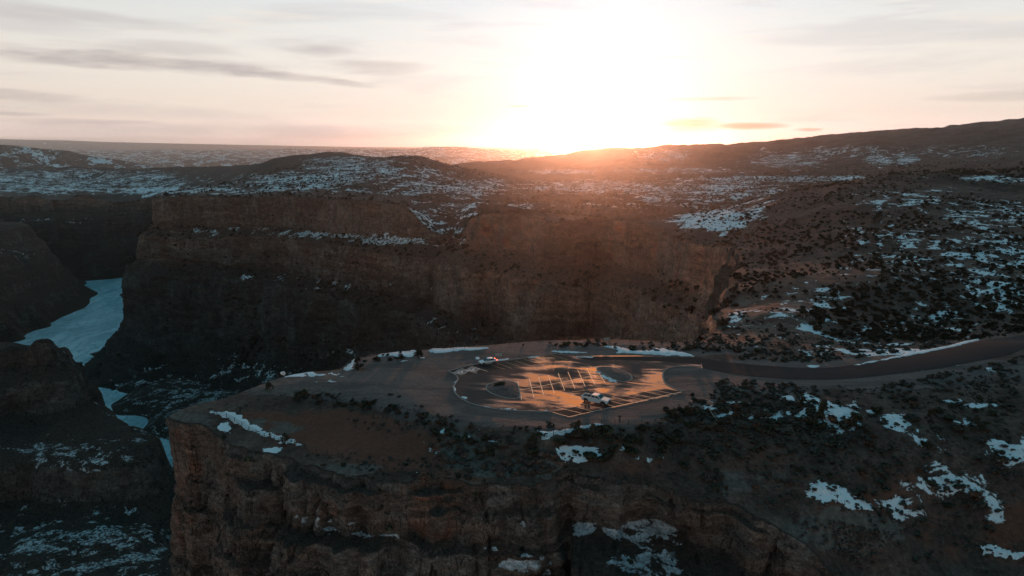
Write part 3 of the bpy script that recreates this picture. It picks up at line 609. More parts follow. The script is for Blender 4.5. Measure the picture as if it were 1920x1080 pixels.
# ------------------------------------------------------------------ canyon floor, benches and the butte at the left
FP = [PY(*a) for a in [(30, 664, 570), (90, 656, 565), (112, 664, 560), (128, 690, 558), (143, 715, 556), (150, 752, 554), (170, 785, 545), (215, 802, 530), (265, 816, 515), (292, 842, 500), (306, 872, 485), (30, 662, 640), (0, 670, 560), (-80, 655, 600),
      (60, 800, 525), (150, 812, 520), (80, 838, 490), (180, 840, 492), (20, 868, 462), (120, 874, 460), (220, 878, 462), (298, 892, 465), (20, 955, 446), (120, 962, 444), (240, 965, 444), (300, 970, 446), (20, 1078, 385), (160, 1078, 385), (300, 1078, 388), (100, 1020, 414), (250, 1020, 414),
      (0, 428, 1400), (45, 428, 1380), (62, 440, 1340), (88, 490, 1270), (112, 528, 1290), (20, 500, 1180), (60, 560, 1150), (0, 560, 1080)]]
FP += [(x_, y_, -158) for x_, y_ in ((-450, 580), (-420, 578), (-460, 610), (-430, 605), (-470, 640))] + [(-392, 575, -168), (-425, 625, -190), (-455, 665, -222)]
FP += [(-700, 640, -190), (-640, 520, -150), (-760, 760, -215), (-900, 620, -130), (-300, 330, -235), (-100, 300, -245), (-500, 250, -235)]
zb = -250.0
def WP(px, py, dz=0): return PZ(px, py, zb + dz)
FP += [WP(*a) for a in [(200, 530, -9), (205, 560, -9), (200, 590, -9), (150, 610, -9), (180, 630, -9), (110, 645, -9), (150, 660, -9), (185, 655, -9), (80, 660, -9), (130, 690, -9), (145, 700, -9), (180, 768, -6), (290, 840, -7), (300, 855, -7), (136, 525, -5), (152, 545, -5), (177, 562, -4), (172, 577, -5), (150, 590, -6), (124, 601, -6), (98, 614, -6), (72, 626, -6), (50, 638, -6), (28, 650, -6), (120, 572, 14), (80, 592, 18), (30, 615, 18),
       (241, 522, 0), (228, 590, 0), (217, 640, 0), (192, 668, 0), (165, 692, 0), (147, 718, 0), (152, 762, 0), (205, 761, 0), (178, 790, 0), (264, 822, 0), (312, 826, 0), (306, 882, 0), (330, 890, 0), (235, 700, 3), (230, 760, 6), (300, 790, 10), (300, 720, 12), (430, 730, 14), (560, 720, 18), (400, 800, 12)]]
FP += [(x, y, -262) for x, y in [(-980, 1560), (-800, 1300), (-720, 1150), (-680, 1050), (-600, 930), (-560, 850), (-515, 780), (-480, 730), (-430, 690), (-370, 650), (-335, 600), (-290, 540), (-220, 480)]]
FP += [(-1400, 1560, -90), (-1000, 1650, -240), (-860, 1600, -256), (-1500, 1000, -60), (-1100, 800, -120), (0, 500, -225), (100, 380, -215), (-100, 450, -235), (-60, 600, -215), (-250, 700, -228), (60, 300, -225)]
FP = np.array(FP)
_Kf = np.sqrt(((FP[:, None, :2] - FP[None, :, :2]) ** 2).sum(-1) + 100); _n = len(FP); _B = np.zeros((_n + 1, _n + 1)); _B[:_n, :_n] = _Kf - np.eye(_n) * 2; _B[:_n, _n] = 1; _B[_n, :_n] = 1
_Wf = np.linalg.solve(_B, np.append(FP[:, 2], 0))
def HF(X, Y):
    sh = X.shape; x = X.ravel(); y = Y.ravel(); o = np.empty(len(x))
    for i in range(0, len(x), 40000):
        o[i:i + 40000] = np.sqrt((x[i:i + 40000, None] - FP[:, 0]) ** 2 + (y[i:i + 40000, None] - FP[:, 1]) ** 2 + 100) @ _Wf[:_n] + _Wf[_n]
    z = o.reshape(sh)
    up = sst(z, -246, -225)
    z = z + up * (fbm(X / 60, Y / 60, 0, 4, 71) * 14 + (0.7 - np.abs(fbm(X / 30, Y / 30, 0, 3, 72))) * 7)
    P = 34.0; q = (z + fbm(X / 80, Y / 80, 0, 2, 73) * 6) / P; fr = q - np.floor(q)
    z = z * (1 - .75 * up) + .75 * up * (np.floor(q) + sst(fr, .30, .62) * .82 + fr * .18) * P
    return z + fbm(X / 14, Y / 14, 0, 4, 74) * 2.2 * sst(z, -252, -246)
gx, gy = np.meshgrid(np.concatenate([np.arange(-1500, -700, 6.), np.arange(-700, -180, 2.4), np.arange(-180, 140, 8)]), np.concatenate([np.arange(200, 660, 2.6), np.arange(660, 1700, 5)]), indexing='ij')
VF = np.stack([gx, gy, HF(gx, gy)], -1); fpx, fpy = topx(gx, gy, VF[..., 2])
BT, _ = resample([(-590, 548, 0), (-540, 552, 0), (-480, 553, 0), (-440, 548, 0), (-404, 554, 0), (-383, 564, 0), (-396, 584, 0), (-420, 618, 0), (-446, 650, 0), (-500, 668, 0), (-590, 660, 0)], 1.6, 1)
def prof_butte(R):
    z0 = -119.5 - .30 * (R[:, 1] - 556) + fbm(R[:, 0] / 22, R[:, 1] / 22, 0, 3, 401) * 5
    cols = [(-58, z0 * 0 - 136.), (-26, z0 * .6 - 134 * .4), (-8, z0 + .5), (-1, z0 + .4), (1.5, z0 - 2), (3.5, z0 - 15), (8, z0 - 17), (10, z0 - 34), (17, z0 - 37), (20, z0 - 54), (25, z0 - 76), (30, z0 - 135)]
    return np.stack([a + 0 * z0 for a, b in cols], 1), np.stack([b for a, b in cols], 1)
def disp_butte(X, Y, Z, O):
    a = sst(O, -.5, 4); zz = Z + fbm(X / 40, Y / 40, 0, 2, 405) * 4; f1 = zz / 8 - np.floor(zz / 8)
    return a * ((.55 - np.abs(fbm(X / 24, Y / 24, Z / 90, 3, 402))) * 12 - 4 + fbm(X / 7, Y / 7, Z / 20, 3, 403) * 2.2 - 2 * f1 ** 2), fbm(X / 9, Y / 9, 0, 3, 404) * 1.4
loft("butte", BT, prof_butte, 1.8, disp_butte, rock_material("butte_rock", 14.0, (0.8, 0.9, 0.95)), [(60, 662, 50, 5, .4), (60, 700, 0.1, .1, 0)], 1, [(2000, 0, 1, 1, 0)])
def floor_material():
    m = rock_material("canyon_floor", 14.0); return m
fs_ = blobs(fpx, fpy, [(120, 850, 160, 24, .50), (60, 888, 70, 10, .62), (180, 860, 60, 20, .45), (160, 1030, 190, 60, .56), (40, 470, 60, 12, .3), (400, 740, 160, 60, .5), (250, 750, 60, 40, .35), (300, 800, 60, 40, .4), (500, 700, 200, 40, .5)])
kind(grid_mesh("canyon_floor", VF, floor_material(), dict(snow=fs_, red=np.full(fs_.shape, .0))), 'structure')
ice = kind(grid_mesh("river", np.array([[[-2600, 150, zb], [-2600, 2200, zb]], [[300, 150, zb], [300, 2200, zb]]], float), ice_material()), 'structure')

# ------------------------------------------------------------------ distant ridges
M_HILL = rock_material("hill_rock", 160.0, 2.0)
def ridge(name, pts, D, zbase, wid, snow, seed):
    P = np.array([PY(px, py, D) for px, py in pts]); n = 260; t = np.linspace(0, 1, n)
    s_ = np.concatenate([[0], np.cumsum(np.hypot(*np.diff(P[:, :2], axis=0).T))]); s_ /= s_[-1]
    X = np.interp(t, s_, P[:, 0]); Yc = np.interp(t, s_, P[:, 1]); Zc = np.interp(t, s_, P[:, 2])
    T = np.linspace(-1, 1, 61)
    Xg = X[:, None] + 0 * T; off = (1 + .5 * fbm(X / wid, X * 0, 0, 3, seed))[:, None] * T * wid
    Yg = Yc[:, None] + off
    pr = (1 - np.abs(T)) ** .9
    Zg = zbase + (Zc[:, None] - zbase) * pr
    gl = (0.8 - np.abs(fbm(Xg / (wid * .22), Yg / (wid * .5), 0, 4, seed + 5)))
    Zg = Zg + (gl - .6) * (Zc[:, None] - zbase) * .5 * np.minimum(1, np.abs(T) * 4) * pr * 1.0
    V = np.stack([Xg, Yg, Zg], -1)
    return kind(grid_mesh(name, V, M_HILL, dict(snow=np.full(Xg.shape, snow), red=np.full(Xg.shape, .1))), 'structure')
ridge("distant_hill", [(-500, 292), (-250, 275), (-60, 268), (0, 271), (30, 273), (80, 279), (130, 283), (160, 291), (230, 301), (330, 318)], 4600, -330, 900, .36, 80)
ridge("distant_ridge", [(-400, 282), (100, 281), (250, 282), (330, 280), (375, 283), (425, 280), (480, 281), (560, 278), (600, 281), (700, 279), (770, 280), (800, 275), (870, 275), (900, 279), (960, 281), (990, 278), (1060, 281), (1120, 281), (1200, 284), (1330, 288)], 13000, -420, 2600, .46, 90)
ridge("distant_foothills", [(300, 300), (420, 293), (470, 296), (600, 292), (700, 296), (780, 291), (860, 294), (900, 300), (1000, 304)], 9000, -400, 1500, .40, 95)
ridge("far_mountains", [(-900, 262), (-300, 260), (0, 261), (120, 263), (200, 266), (330, 269), (480, 272), (700, 276), (1000, 277), (1300, 275), (1420, 273), (1700, 272), (2400, 271)], 24000, -430, 3500, .2, 99)

# ------------------------------------------------------------------ the car park and road
GC = {}
def gp(px, py):
    k = (round(px, 1), round(py, 1))
    if k not in GC: GC[k] = ground(px, py)
    return GC[k]
def z1(px, py, o=(800, 620), s=3.692): return (o[0] + px / s, o[1] + py / s)
def flat(px, py, z=0.0): return PZ(px, py, z)
def poly_sheet(name, pts, z, mat, parent=None):
    P = [Vector((p[0], p[1], z)) for p in pts]
    F = geometry.tessellate_polygon([P])
    F = [f if ((P[f[1]] - P[f[0]]).cross(P[f[2]] - P[f[0]])).z > 0 else (f[0], f[2], f[1]) for f in F]
    return tri_mesh(name, [tuple(p) for p in P], F, mat, parent=parent)
def smooth_closed(P, k=2):
    P = np.array([p[:2] for p in P], float)
    for _ in range(k):
        Q = np.roll(P, -1, 0); P = np.stack([P * .75 + Q * .25, P * .25 + Q * .75], 1).reshape(-1, 2)
    return [tuple(p) for p in P]
def asphalt(name, wet_lo, wet_hi, dark, dryspec=.18):
    m, t, b = newmat(name)
    pos = t.n.new('ShaderNodeNewGeometry').outputs['Position']
    rot = t.n.new('ShaderNodeVectorRotate'); rot.inputs['Angle'].default_value = 0.25; t.link(pos, rot.inputs['Vector'])
    n = t.noise(t.vmul(rot.outputs[0], (0.35, 1.25, 1)), 0.22, 6, 0.62, 0.9)
    patch = t.noise(pos, 0.085, 3, 0.5, 0.5)
    wet_x = t.ss(t.math('ADD', t.sep(pos)[0], t.math('MULTIPLY', t.math('SUBTRACT', n, 0.5), 30.0)), -9.0, 5.0)
    f = t.noise(pos, 14, 4, 0.7); crack = t.noise(pos, 1.2, 8, 0.7, 1.0)
    wet = t.ss(t.math('ADD', t.math('MULTIPLY', n, 0.6), t.math('MULTIPLY', patch, 0.4)), wet_lo, wet_hi); wet = t.math('MULTIPLY', wet, wet_x)
    c = t.ramp(f, [(0.3, tuple(0.75 * v for v in dark)), (0.7, tuple(1.3 * v for v in dark))])
    c = t.mix(t.math('MULTIPLY', t.ss(n, 0.5, 0.7), 0.4), c, tuple(1.7 * v for v in dark))
    c = t.mix(t.math('MULTIPLY', wet, 0.55), c, (0.022, 0.014, 0.010))
    cr = t.math('SUBTRACT', 1.0, t.ss(t.math('ABSOLUTE', t.math('SUBTRACT', crack, 0.5)), 0.0, 0.006))
    c = t.mix(t.math('MULTIPLY', cr, 0.5), c, (0.012, 0.012, 0.012))
    t.setin(b.inputs['Base Color'], c)
    t.setin(b.inputs['Roughness'], t.rng(wet, 0, 1, 0.78, 0.11))
    b.inputs['IOR'].default_value = 1.45
    t.setin(b.inputs['Specular IOR Level'], t.rng(wet, 0, 1, dryspec, 0.70))
    t.setin(b.inputs['Specular Tint'], t.mix(wet, (1.0, 0.85, 0.8), (1.0, 0.56, 0.28)))  # orange of the sunset glow put into the wet specular tint
    bn = t.n.new('ShaderNodeBump'); bn.inputs['Distance'].default_value = 0.01; t.setin(bn.inputs['Strength'], t.rng(wet, 0, 1, 0.8, 0.05)); t.link(f, bn.inputs['Height']); t.link(bn.outputs[0], b.inputs['Normal'])
    return m
M_ASPH = asphalt("wet_asphalt", 0.43, 0.60, (0.045, 0.043, 0.043)); M_STALL = asphalt("stall_asphalt", 0.50, 0.64, (0.030, 0.027, 0.026)); M_ROAD = asphalt("road_asphalt", 0.66, 0.76, (0.030, 0.031, 0.033), .04)
M_PAINT = plain("line_paint", (0.85, 0.74, 0.58), 0.13, var=.1, scale=2, spec=1.0); M_YEL = plain("yellow_paint", (0.55, 0.38, 0.12), 0.6, var=.25, scale=2)
M_KERB = plain("kerb_concrete", (0.30, 0.25, 0.22), 0.85, var=.2, scale=1.5); M_BLUE = plain("blue_paint", (0.05, 0.08, 0.12), 0.6)
kind(poly_sheet("parking_lot", LOT, 0.03, M_ASPH), 'structure')
stall_b = [flat(*z1(*p)) for p in [(870, 563), (985, 595), (1768, 424), (1640, 400), (1500, 425), (1380, 455), (1230, 492), (1060, 520), (960, 545)]]
stall_t = [flat(*z1(*p)) for p in [(152, 282), (240, 308), (350, 300), (520, 260), (650, 252), (800, 228), (950, 205), (1018, 188), (905, 163), (790, 174), (590, 208), (370, 228)]]
stall_c = [flat(*z1(*p)) for p in [(632, 345), (700, 335), (1110, 259), (1190, 290), (1235, 362), (1165, 376), (657, 482)]]
kind(poly_sheet("parking_stalls", stall_b, 0.034, M_STALL), 'structure'); kind(poly_sheet("parking_stalls", stall_t, 0.034, M_STALL), 'structure')
M_CEN = asphalt("centre_asphalt", 0.41, 0.57, (0.034, 0.031, 0.030)); kind(poly_sheet("parking_stalls", stall_c, 0.034, M_CEN), 'structure')
kind(poly_sheet("lane", [flat(*z1(*p)) for p in [(1016, 187), (1200, 180), (1500, 178), (1900, 190), (1900, 238), (1600, 212), (1300, 203), (1150, 208)]], 0.034, M_ROAD), 'structure')
# road ribbon
def ribbon(L, R, n, k, dz):
    L = resample(L, 1.0, 2)[0]; R = resample(R, 1.0, 2)[0]
    t = np.linspace(0, 1, n); tl = np.linspace(0, 1, len(L)); tr = np.linspace(0, 1, len(R))
    A = np.stack([np.interp(t, tl, L[:, i]) for i in (0, 1)], 1); B = np.stack([np.interp(t, tr, R[:, i]) for i in (0, 1)], 1)
    s_ = np.linspace(0, 1, k); P = A[:, None] * (1 - s_)[None, :, None] + B[:, None] * s_[None, :, None]
    Z = H(P[..., 0], P[..., 1]) + dz
    return np.concatenate([P, Z[..., None]], -1)
RV = ribbon(RT, RB, 260, 15, .07); RV = RV[:, ::-1]
kind(grid_mesh("road", RV, M_ROAD), 'structure')
# markings
MK = {'w': ([], []), 'y': ([], []), 'b': ([], [])}
def line(p, q, w=0.13, z=0.039, k='w'):
    P, F = MK[k]; a = np.array(p[:2]); b = np.array(q[:2]); d = b - a; d /= np.linalg.norm(d); nn = np.array([-d[1], d[0]]) * w / 2; i = len(P)
    for v in (a - nn, b - nn, b + nn, a + nn): P.append((v[0], v[1], z))
    F.append((i, i + 1, i + 2, i + 3))
for a, b in zip([(630, 348), (710, 335), (775, 322), (842, 310), (910, 295), (978, 287), (1045, 272), (1108, 260)], [(657, 480), (742, 460), (810, 447), (883, 432), (955, 415), (1027, 402), (1098, 388), (1165, 375)]):
    line(flat(*z1(*a)), flat(*z1(*b)), .12)
line(flat(*z1(1190, 290)), flat(*z1(1235, 360)), .12); line(flat(*z1(650, 412)), flat(*z1(1190, 308)), .15)
z3 = lambda x, y: (1040 + x / 9.6, 700 + y / 9.6)
for a, b in [((20, 610), (480, 720)), ((230, 570), (690, 685)), ((440, 535), (850, 635)), ((700, 500), (1100, 605)), ((1000, 500), (1300, 575)), ((1020, 425), (1490, 535)), ((1215, 398), (1675, 495)), ((1405, 368), (1855, 460)), ((1590, 325), (2060, 425)), ((1770, 300), (2200, 385))]:
    line(flat(*z3(*a)), flat(*z3(*b)), .11, .042)
for a, b in [((872, 565), (985, 597)), ((985, 597), (1768, 423))]: line(flat(*z1(*a)), flat(*z1(*b)), .12, .042)
line(flat(*z1(960, 432)), flat(*z1(1300, 385)), .07)
for a, b in [((160, 285), (245, 308)), ((230, 260), (350, 296)), ((295, 243), (425, 283)), ((425, 232), (540, 268)), ((490, 226), (590, 262)), ((555, 222), (645, 250)), ((610, 208), (712, 241)), ((672, 198), (785, 231)), ((735, 188), (850, 221)), ((800, 180), (915, 212)), ((860, 168), (975, 201))]:
    line(flat(*z1(*a)), flat(*z1(*b)), .12, .042, 'w' if a[0] < 300 else 'y')
def wheelchair(cx, cy, s, ax, ay):       # accessible-bay symbol, white on blue; ax, ay = unit vectors on the ground
    def g(u, v): return (cx + (u * ax[0] + v * ay[0]) * s, cy + (u * ax[1] + v * ay[1]) * s)
    P, F = MK['b']; i = len(P)
    for u, v in ((-1, -1), (1, -1), (1, 1), (-1, 1)): P.append(g(u, v) + (.040,))
    F.append((i, i + 1, i + 2, i + 3))
    B = [(-1, -1), (1, -1), (1, 1), (-1, 1), (-1, -1)]
    for a, b in zip(B[:-1], B[1:]): line(g(*a), g(*b), .10, .043)
    pts = [(-.1 + .42 * math.cos(t), -.3 + .42 * math.sin(t)) for t in np.linspace(2.1, 6.0, 10)]
    for a, b in zip(pts[:-1], pts[1:]): line(g(*a), g(*b), .2, .0435)
    for a, b in [((-.12, .45), (-.08, -.1)), ((-.08, -.1), (.3, -.1)), ((.3, -.1), (.5, -.6)), ((-.1, .2), (.25, .2)), ((-.22, .7), (-.02, .7))]: line(g(*a), g(*b), .22, .0435)
for c_ in ((240, 286), (320, 270)):
    q = flat(*z1(*c_)); wheelchair(q[0], q[1], 1.25, (0.92, -.40), (0.40, .92))
for k, mt, nm in (('w', M_PAINT, "parking_lines"), ('y', M_YEL, "yellow_parking_lines"), ('b', M_BLUE, "bay_paint")):
    kind(tri_mesh(nm, *MK[k], mt), 'structure')
def kerb(name, pts, closed=True, h=.15, w=.28, lab=None):
    P = np.array([p[:2] for p in pts], float)
    if closed: P = np.concatenate([P, P[:1]])
    T = np.gradient(P, axis=0); 
    if closed: T[0] = T[-1] = P[1] - P[-2]
    T /= np.linalg.norm(T, axis=1)[:, None]; N = np.stack([-T[:, 1], T[:, 0]], 1) * w / 2
    cr = [(-1, -.05), (-1, h * .85), (-.8, h), (.8, h), (1, h * .85), (1, -.05)]
    V = np.stack([np.concatenate([P + N * a, np.full((len(P), 1), b)], 1) for a, b in cr], 1)
    return kind(grid_mesh(name, V, M_KERB, smooth=False), 'structure')
def crm(P, k=2):
    P = np.array([p[:2] for p in P], float)
    for _ in range(k):
        Q = [P[0]]
        for a, b in zip(P[:-1], P[1:]): Q += [a * .75 + b * .25, a * .25 + b * .75]
        Q.append(P[-1]); P = np.array(Q)
    return P
kerb("kerb", crm([flat(*z1(*p)) for p in [(150, 282), (205, 308), (222, 340), (182, 388), (192, 432), (262, 492), (400, 532), (560, 556), (800, 562), (870, 566)]]), False)
kerb("kerb", crm([flat(*z1(*p)) for p in [(1900, 250), (1760, 249), (1680, 255), (1635, 285), (1635, 330), (1650, 365), (1690, 392), (1775, 422)]]), False)
kerb("kerb", crm([flat(*z1(*p)) for p in [(150, 280), (370, 225), (590, 205), (790, 170), (900, 160)]]), False)
M_ISL = None
def island(name, pp):
    P = smooth_closed([flat(*z1(*p)) for p in pp], 3); c = np.mean(P, 0); rings = []
    for k, (f, h) in enumerate([(1.0, .10), (.85, .17), (.6, .25), (.3, .30), (.02, .31)]):
        rings.append([(c[0] + (x - c[0]) * f, c[1] + (y - c[1]) * f, h + .03 * math.sin(i * 1.3 + k)) for i, (x, y) in enumerate(P)])
    V = np.array(rings); V = np.concatenate([V, V[:, :1]], 1)
    if ((P[1][0] - P[0][0]) * (c[1] - P[0][1]) - (P[1][1] - P[0][1]) * (c[0] - P[0][0])) < 0: V = V[:, ::-1]
    V = V[::-1]
    sh = V.shape[:2]
    kind(grid_mesh(name, V, M_GROUND, dict(snow=np.zeros(sh), red=np.full(sh, .0), gravel=np.ones(sh) * .9, rock=np.zeros(sh), veg=np.zeros(sh), far=np.zeros(sh))), 'structure'); kerb("kerb", P)
island("gravel_island", [(410, 395), (425, 370), (500, 350), (595, 352), (632, 375), (642, 420), (650, 468), (600, 476), (540, 468), (470, 446), (420, 420)])
island("gravel_island", [(1168, 268), (1200, 250), (1310, 258), (1400, 295), (1426, 328), (1400, 350), (1350, 357), (1290, 340), (1235, 305)])

# ------------------------------------------------------------------ snow lying in banks
def snow_material():
    m, t, b = newmat("snow")
    pos = t.n.new('ShaderNodeNewGeometry').outputs['Position']
    n = t.noise(pos, 1.3, 6, 0.65); f = t.noise(t.vmul(pos, (1, 2, 1)), 5, 4, 0.6)
    c = t.ramp(n, [(0.3, (0.62, 0.63, 0.62)), (0.5, (0.80, 0.83, 0.85)), (0.7, (0.86, 0.89, 0.91))])
    t.setin(b.inputs['Base Color'], c); b.inputs['Roughness'].default_value = 0.7; b.inputs['Specular IOR Level'].default_value = 0.3
    bump(t, b, t.math('ADD', n, t.math('MULTIPLY', f, .4)), .25, .8); return m
M_SNOW = snow_material()
z6 = lambda x, y: (900 + x / 6.4, 760 + y / 6.4)
z5 = lambda x, y: (500 + x / 5.333, 640 + y / 5.333)
z4 = lambda x, y: (1200 + x / 2.667, 560 + y / 2.667)
z2 = lambda x, y: (1240 + x / 2.824, 760 + y / 2.824)
DR = []
def dr(f, pts): DR.append([f(*p) for p in pts] if f else pts)
dr(None, [(383, 771), (400, 769), (432, 769), (452, 777), (466, 788), (484, 797), (505, 808), (532, 815), (560, 825), (573, 836), (570, 841), (550, 837), (505, 824), (470, 811), (430, 791), (400, 779)])
dr(None, [(413, 794), (424, 794), (434, 802), (432, 810), (425, 811), (418, 802)]); dr(None, [(506, 835), (533, 838), (530, 843), (512, 842)])
dr(z6, [(485, 515), (600, 478), (700, 460), (780, 425), (850, 402), (1100, 338), (1350, 272), (1535, 237), (1480, 212), (1350, 208), (1200, 238), (1060, 255), (980, 285), (900, 278), (810, 310), (700, 280), (580, 235), (650, 310), (700, 350), (560, 385), (620, 400), (720, 400), (640, 450)])
dr(z6, [(925, 490), (970, 480), (1010, 530), (1130, 560), (1220, 620), (1240, 650), (1320, 625), (1300, 690), (1200, 695), (1110, 718), (1060, 650), (960, 560)])
dr(z6, [(1340, 270), (1480, 262), (1440, 330), (1390, 355), (1360, 300)]); dr(z6, [(1240, 462), (1290, 480), (1370, 510), (1470, 515), (1460, 528), (1340, 520), (1260, 500)]); dr(z6, [(1560, 420), (1600, 340), (1630, 350), (1610, 440), (1590, 480)])
dr(z6, [(1340, 570), (1380, 570), (1450, 565), (1470, 600), (1400, 610), (1340, 605)]); dr(z6, [(720, 475), (780, 460), (770, 485), (730, 488)]); dr(z6, [(865, 410), (915, 390), (900, 425), (870, 440)])
dr(z5, [(725, 300), (800, 235), (870, 190), (900, 160), (960, 155), (890, 230), (860, 300)]); dr(z5, [(1085, 135), (1200, 112), (1400, 95), (1520, 80), (1480, 150), (1380, 165), (1200, 145), (1120, 165)])
dr(z5, [(1600, 76), (1700, 70), (1850, 62), (2290, 58), (2150, 85), (1900, 103), (1620, 127)]); dr(z5, [(390, 345), (430, 322), (650, 330), (560, 350)]); dr(z5, [(1305, 208), (1370, 182), (1450, 186), (1400, 204)]); dr(z5, [(1510, 157), (1595, 155), (1590, 172), (1515, 172)])
dr(z1, [(850, 138), (1000, 142), (1130, 147), (1130, 158), (860, 150)]); dr(z1, [(1170, 105), (1250, 100), (1400, 120), (1440, 140), (1600, 128), (1540, 115), (1640, 125), (1760, 145), (1860, 172), (1840, 184), (1600, 165), (1245, 156), (1330, 145), (1280, 120)])
dr(z1, [(690, 181), (790, 172), (800, 180), (700, 193)]); dr(z1, [(1010, 176), (1180, 180), (1180, 190), (1020, 188)]); dr(z1, [(482, 203), (560, 188), (590, 198), (500, 215)]); dr(z1, [(330, 185), (350, 178), (378, 192), (345, 203)])
dr(z1, [(203, 340), (218, 343), (200, 400), (224, 436), (325, 488), (312, 500), (240, 472), (193, 432), (180, 388)]); dr(z1, [(392, 520), (470, 528), (705, 548), (700, 560), (480, 546), (400, 532)]); dr(z1, [(800, 550), (850, 543), (842, 560), (800, 562)])
dr(z1, [(1125, 262), (1150, 260), (1170, 277), (1205, 286), (1255, 316), (1305, 340), (1362, 370), (1340, 380), (1270, 354), (1230, 338), (1200, 320), (1190, 298), (1140, 285)]); dr(z1, [(1420, 318), (1434, 335), (1372, 360), (1348, 358), (1405, 336)]); dr(z1, [(1158, 249), (1188, 249), (1182, 264), (1160, 262)])
dr(None, [(1822, 1014), (1850, 1012), (1925, 1026), (1990, 1040), (1920, 1050), (1850, 1050)])
for P_ in ([(1505, 515), (1570, 510), (1580, 522), (1520, 524)], [(1680, 530), (1750, 538), (1760, 552), (1700, 542)], [(815, 330), (910, 332), (905, 346), (850, 346)], [(1010, 335), (1150, 313), (1350, 268), (1480, 248), (1600, 216), (1712, 198), (1700, 212), (1560, 247), (1480, 264), (1200, 318), (1080, 340)],
           [(680, 490), (760, 480), (785, 495), (770, 528), (700, 510)], [(925, 505), (960, 510), (1000, 540), (1065, 570), (1060, 590), (1000, 615), (1055, 655), (1000, 645), (950, 625), (890, 640), (880, 610), (940, 600), (915, 560)], [(790, 545), (870, 530), (860, 580), (880, 600), (800, 620), (760, 600)],
           [(1110, 545), (1200, 560), (1180, 585), (1130, 570)], [(1210, 590), (1300, 590), (1340, 630), (1310, 660), (1280, 630), (1210, 610)], [(1520, 595), (1600, 605), (1630, 635), (1560, 620)], [(1725, 710), (1780, 690), (1860, 720), (1950, 750), (1950, 810), (1860, 790), (1790, 745), (1730, 730)],
           [(1090, 680), (1130, 678), (1125, 692), (1080, 668)], [(1370, 640), (1410, 650), (1400, 680), (1370, 665)], [(1430, 725), (1510, 745), (1480, 750)], [(1660, 630), (1710, 650), (1680, 660)], [(400, 560), (460, 560), (450, 595), (410, 590)], [(530, 570), (600, 560), (590, 600), (510, 610)], [(580, 515), (640, 520), (650, 530), (600, 528)], [(250, 575), (300, 578), (300, 592), (262, 588)], [(1785, 780), (1870, 805), (1850, 818), (1790, 800)]):
    dr(z4, P_)
for P_ in ([(765, 410), (850, 380), (890, 400), (920, 470), (960, 500), (1010, 530), (980, 535), (900, 500), (840, 465), (765, 450)], [(960, 455), (1060, 485), (1040, 497), (980, 480)], [(1100, 488), (1170, 500), (1165, 512), (1100, 502)], [(1300, 555), (1345, 575), (1365, 607), (1330, 600)], [(900, 385), (945, 387), (940, 396), (905, 394)],
           [(1170, 525), (1210, 530), (1200, 540)], [(1230, 565), (1280, 575), (1270, 590), (1235, 582)], [(1440, 310), (1520, 315), (1510, 335), (1450, 325)], [(1600, 400), (1640, 400), (1675, 425), (1610, 425)], [(1680, 395), (1710, 392), (1770, 445), (1775, 465), (1735, 430)]):
    dr(z2, P_)
SV, SF, off_ = [], [], 0
for pl in DR:
    G = [gp(*p) for p in pl]; Q = smooth_closed(G, 1); Qa = np.array(Q)
    x0, y0 = Qa.min(0) - .8; x1, y1 = Qa.max(0) + .8
    st_ = max(.16, min(.45, (x1 - x0) / 60))
    X, Y = np.meshgrid(np.arange(x0, x1, st_), np.arange(y0, y1, st_), indexing='ij')
    d = ptsdist(X, Y, Q + [Q[0]]); d = np.where(inpoly(X, Y, Q), d, -d)
    sz = min(1.0, math.sqrt((x1 - x0) * (y1 - y0)) / 9)
    d = d + fbm(X / 1.6, Y / 1.6, 0, 4, 301) * .9 * sz - .17 * sz + np.minimum(0, fbm(X / .7, Y / .7, 0, 2, 305)) * .9 * sz - 1.2 * np.maximum(0, vnoise(X / .45, Y / .6, 0, 306) - .45) * sst(d, 1.6, .2)
    Z = np.maximum(H(X, Y), 0.035 + 0 * X if pl[0][1] < 790 and 835 < pl[0][0] < 1290 else -1e9) - .04 + .26 * sst(d, -.05, 1.0) + fbm(X / 1.1, Y / 1.1, 0, 3, 302) * .05
    inn = d > 0; mk = (inn[:-1, :-1].astype(int) + inn[1:, :-1] + inn[1:, 1:] + inn[:-1, 1:]) >= 2
    nx, ny = X.shape; idx = np.arange(nx * ny).reshape(nx, ny); q = np.stack([idx[:-1, :-1], idx[1:, :-1], idx[1:, 1:], idx[:-1, 1:]], -1)[mk]
    if not len(q): continue
    u = np.unique(q); rm = -np.ones(nx * ny, int); rm[u] = np.arange(len(u)); SV.append(np.stack([X.ravel()[u], Y.ravel()[u], Z.ravel()[u]], 1)); SF.append(rm[q] + off_); off_ += len(u)
kind(tri_mesh("snow", np.concatenate(SV), np.concatenate(SF), M_SNOW, smooth=True), 'stuff')

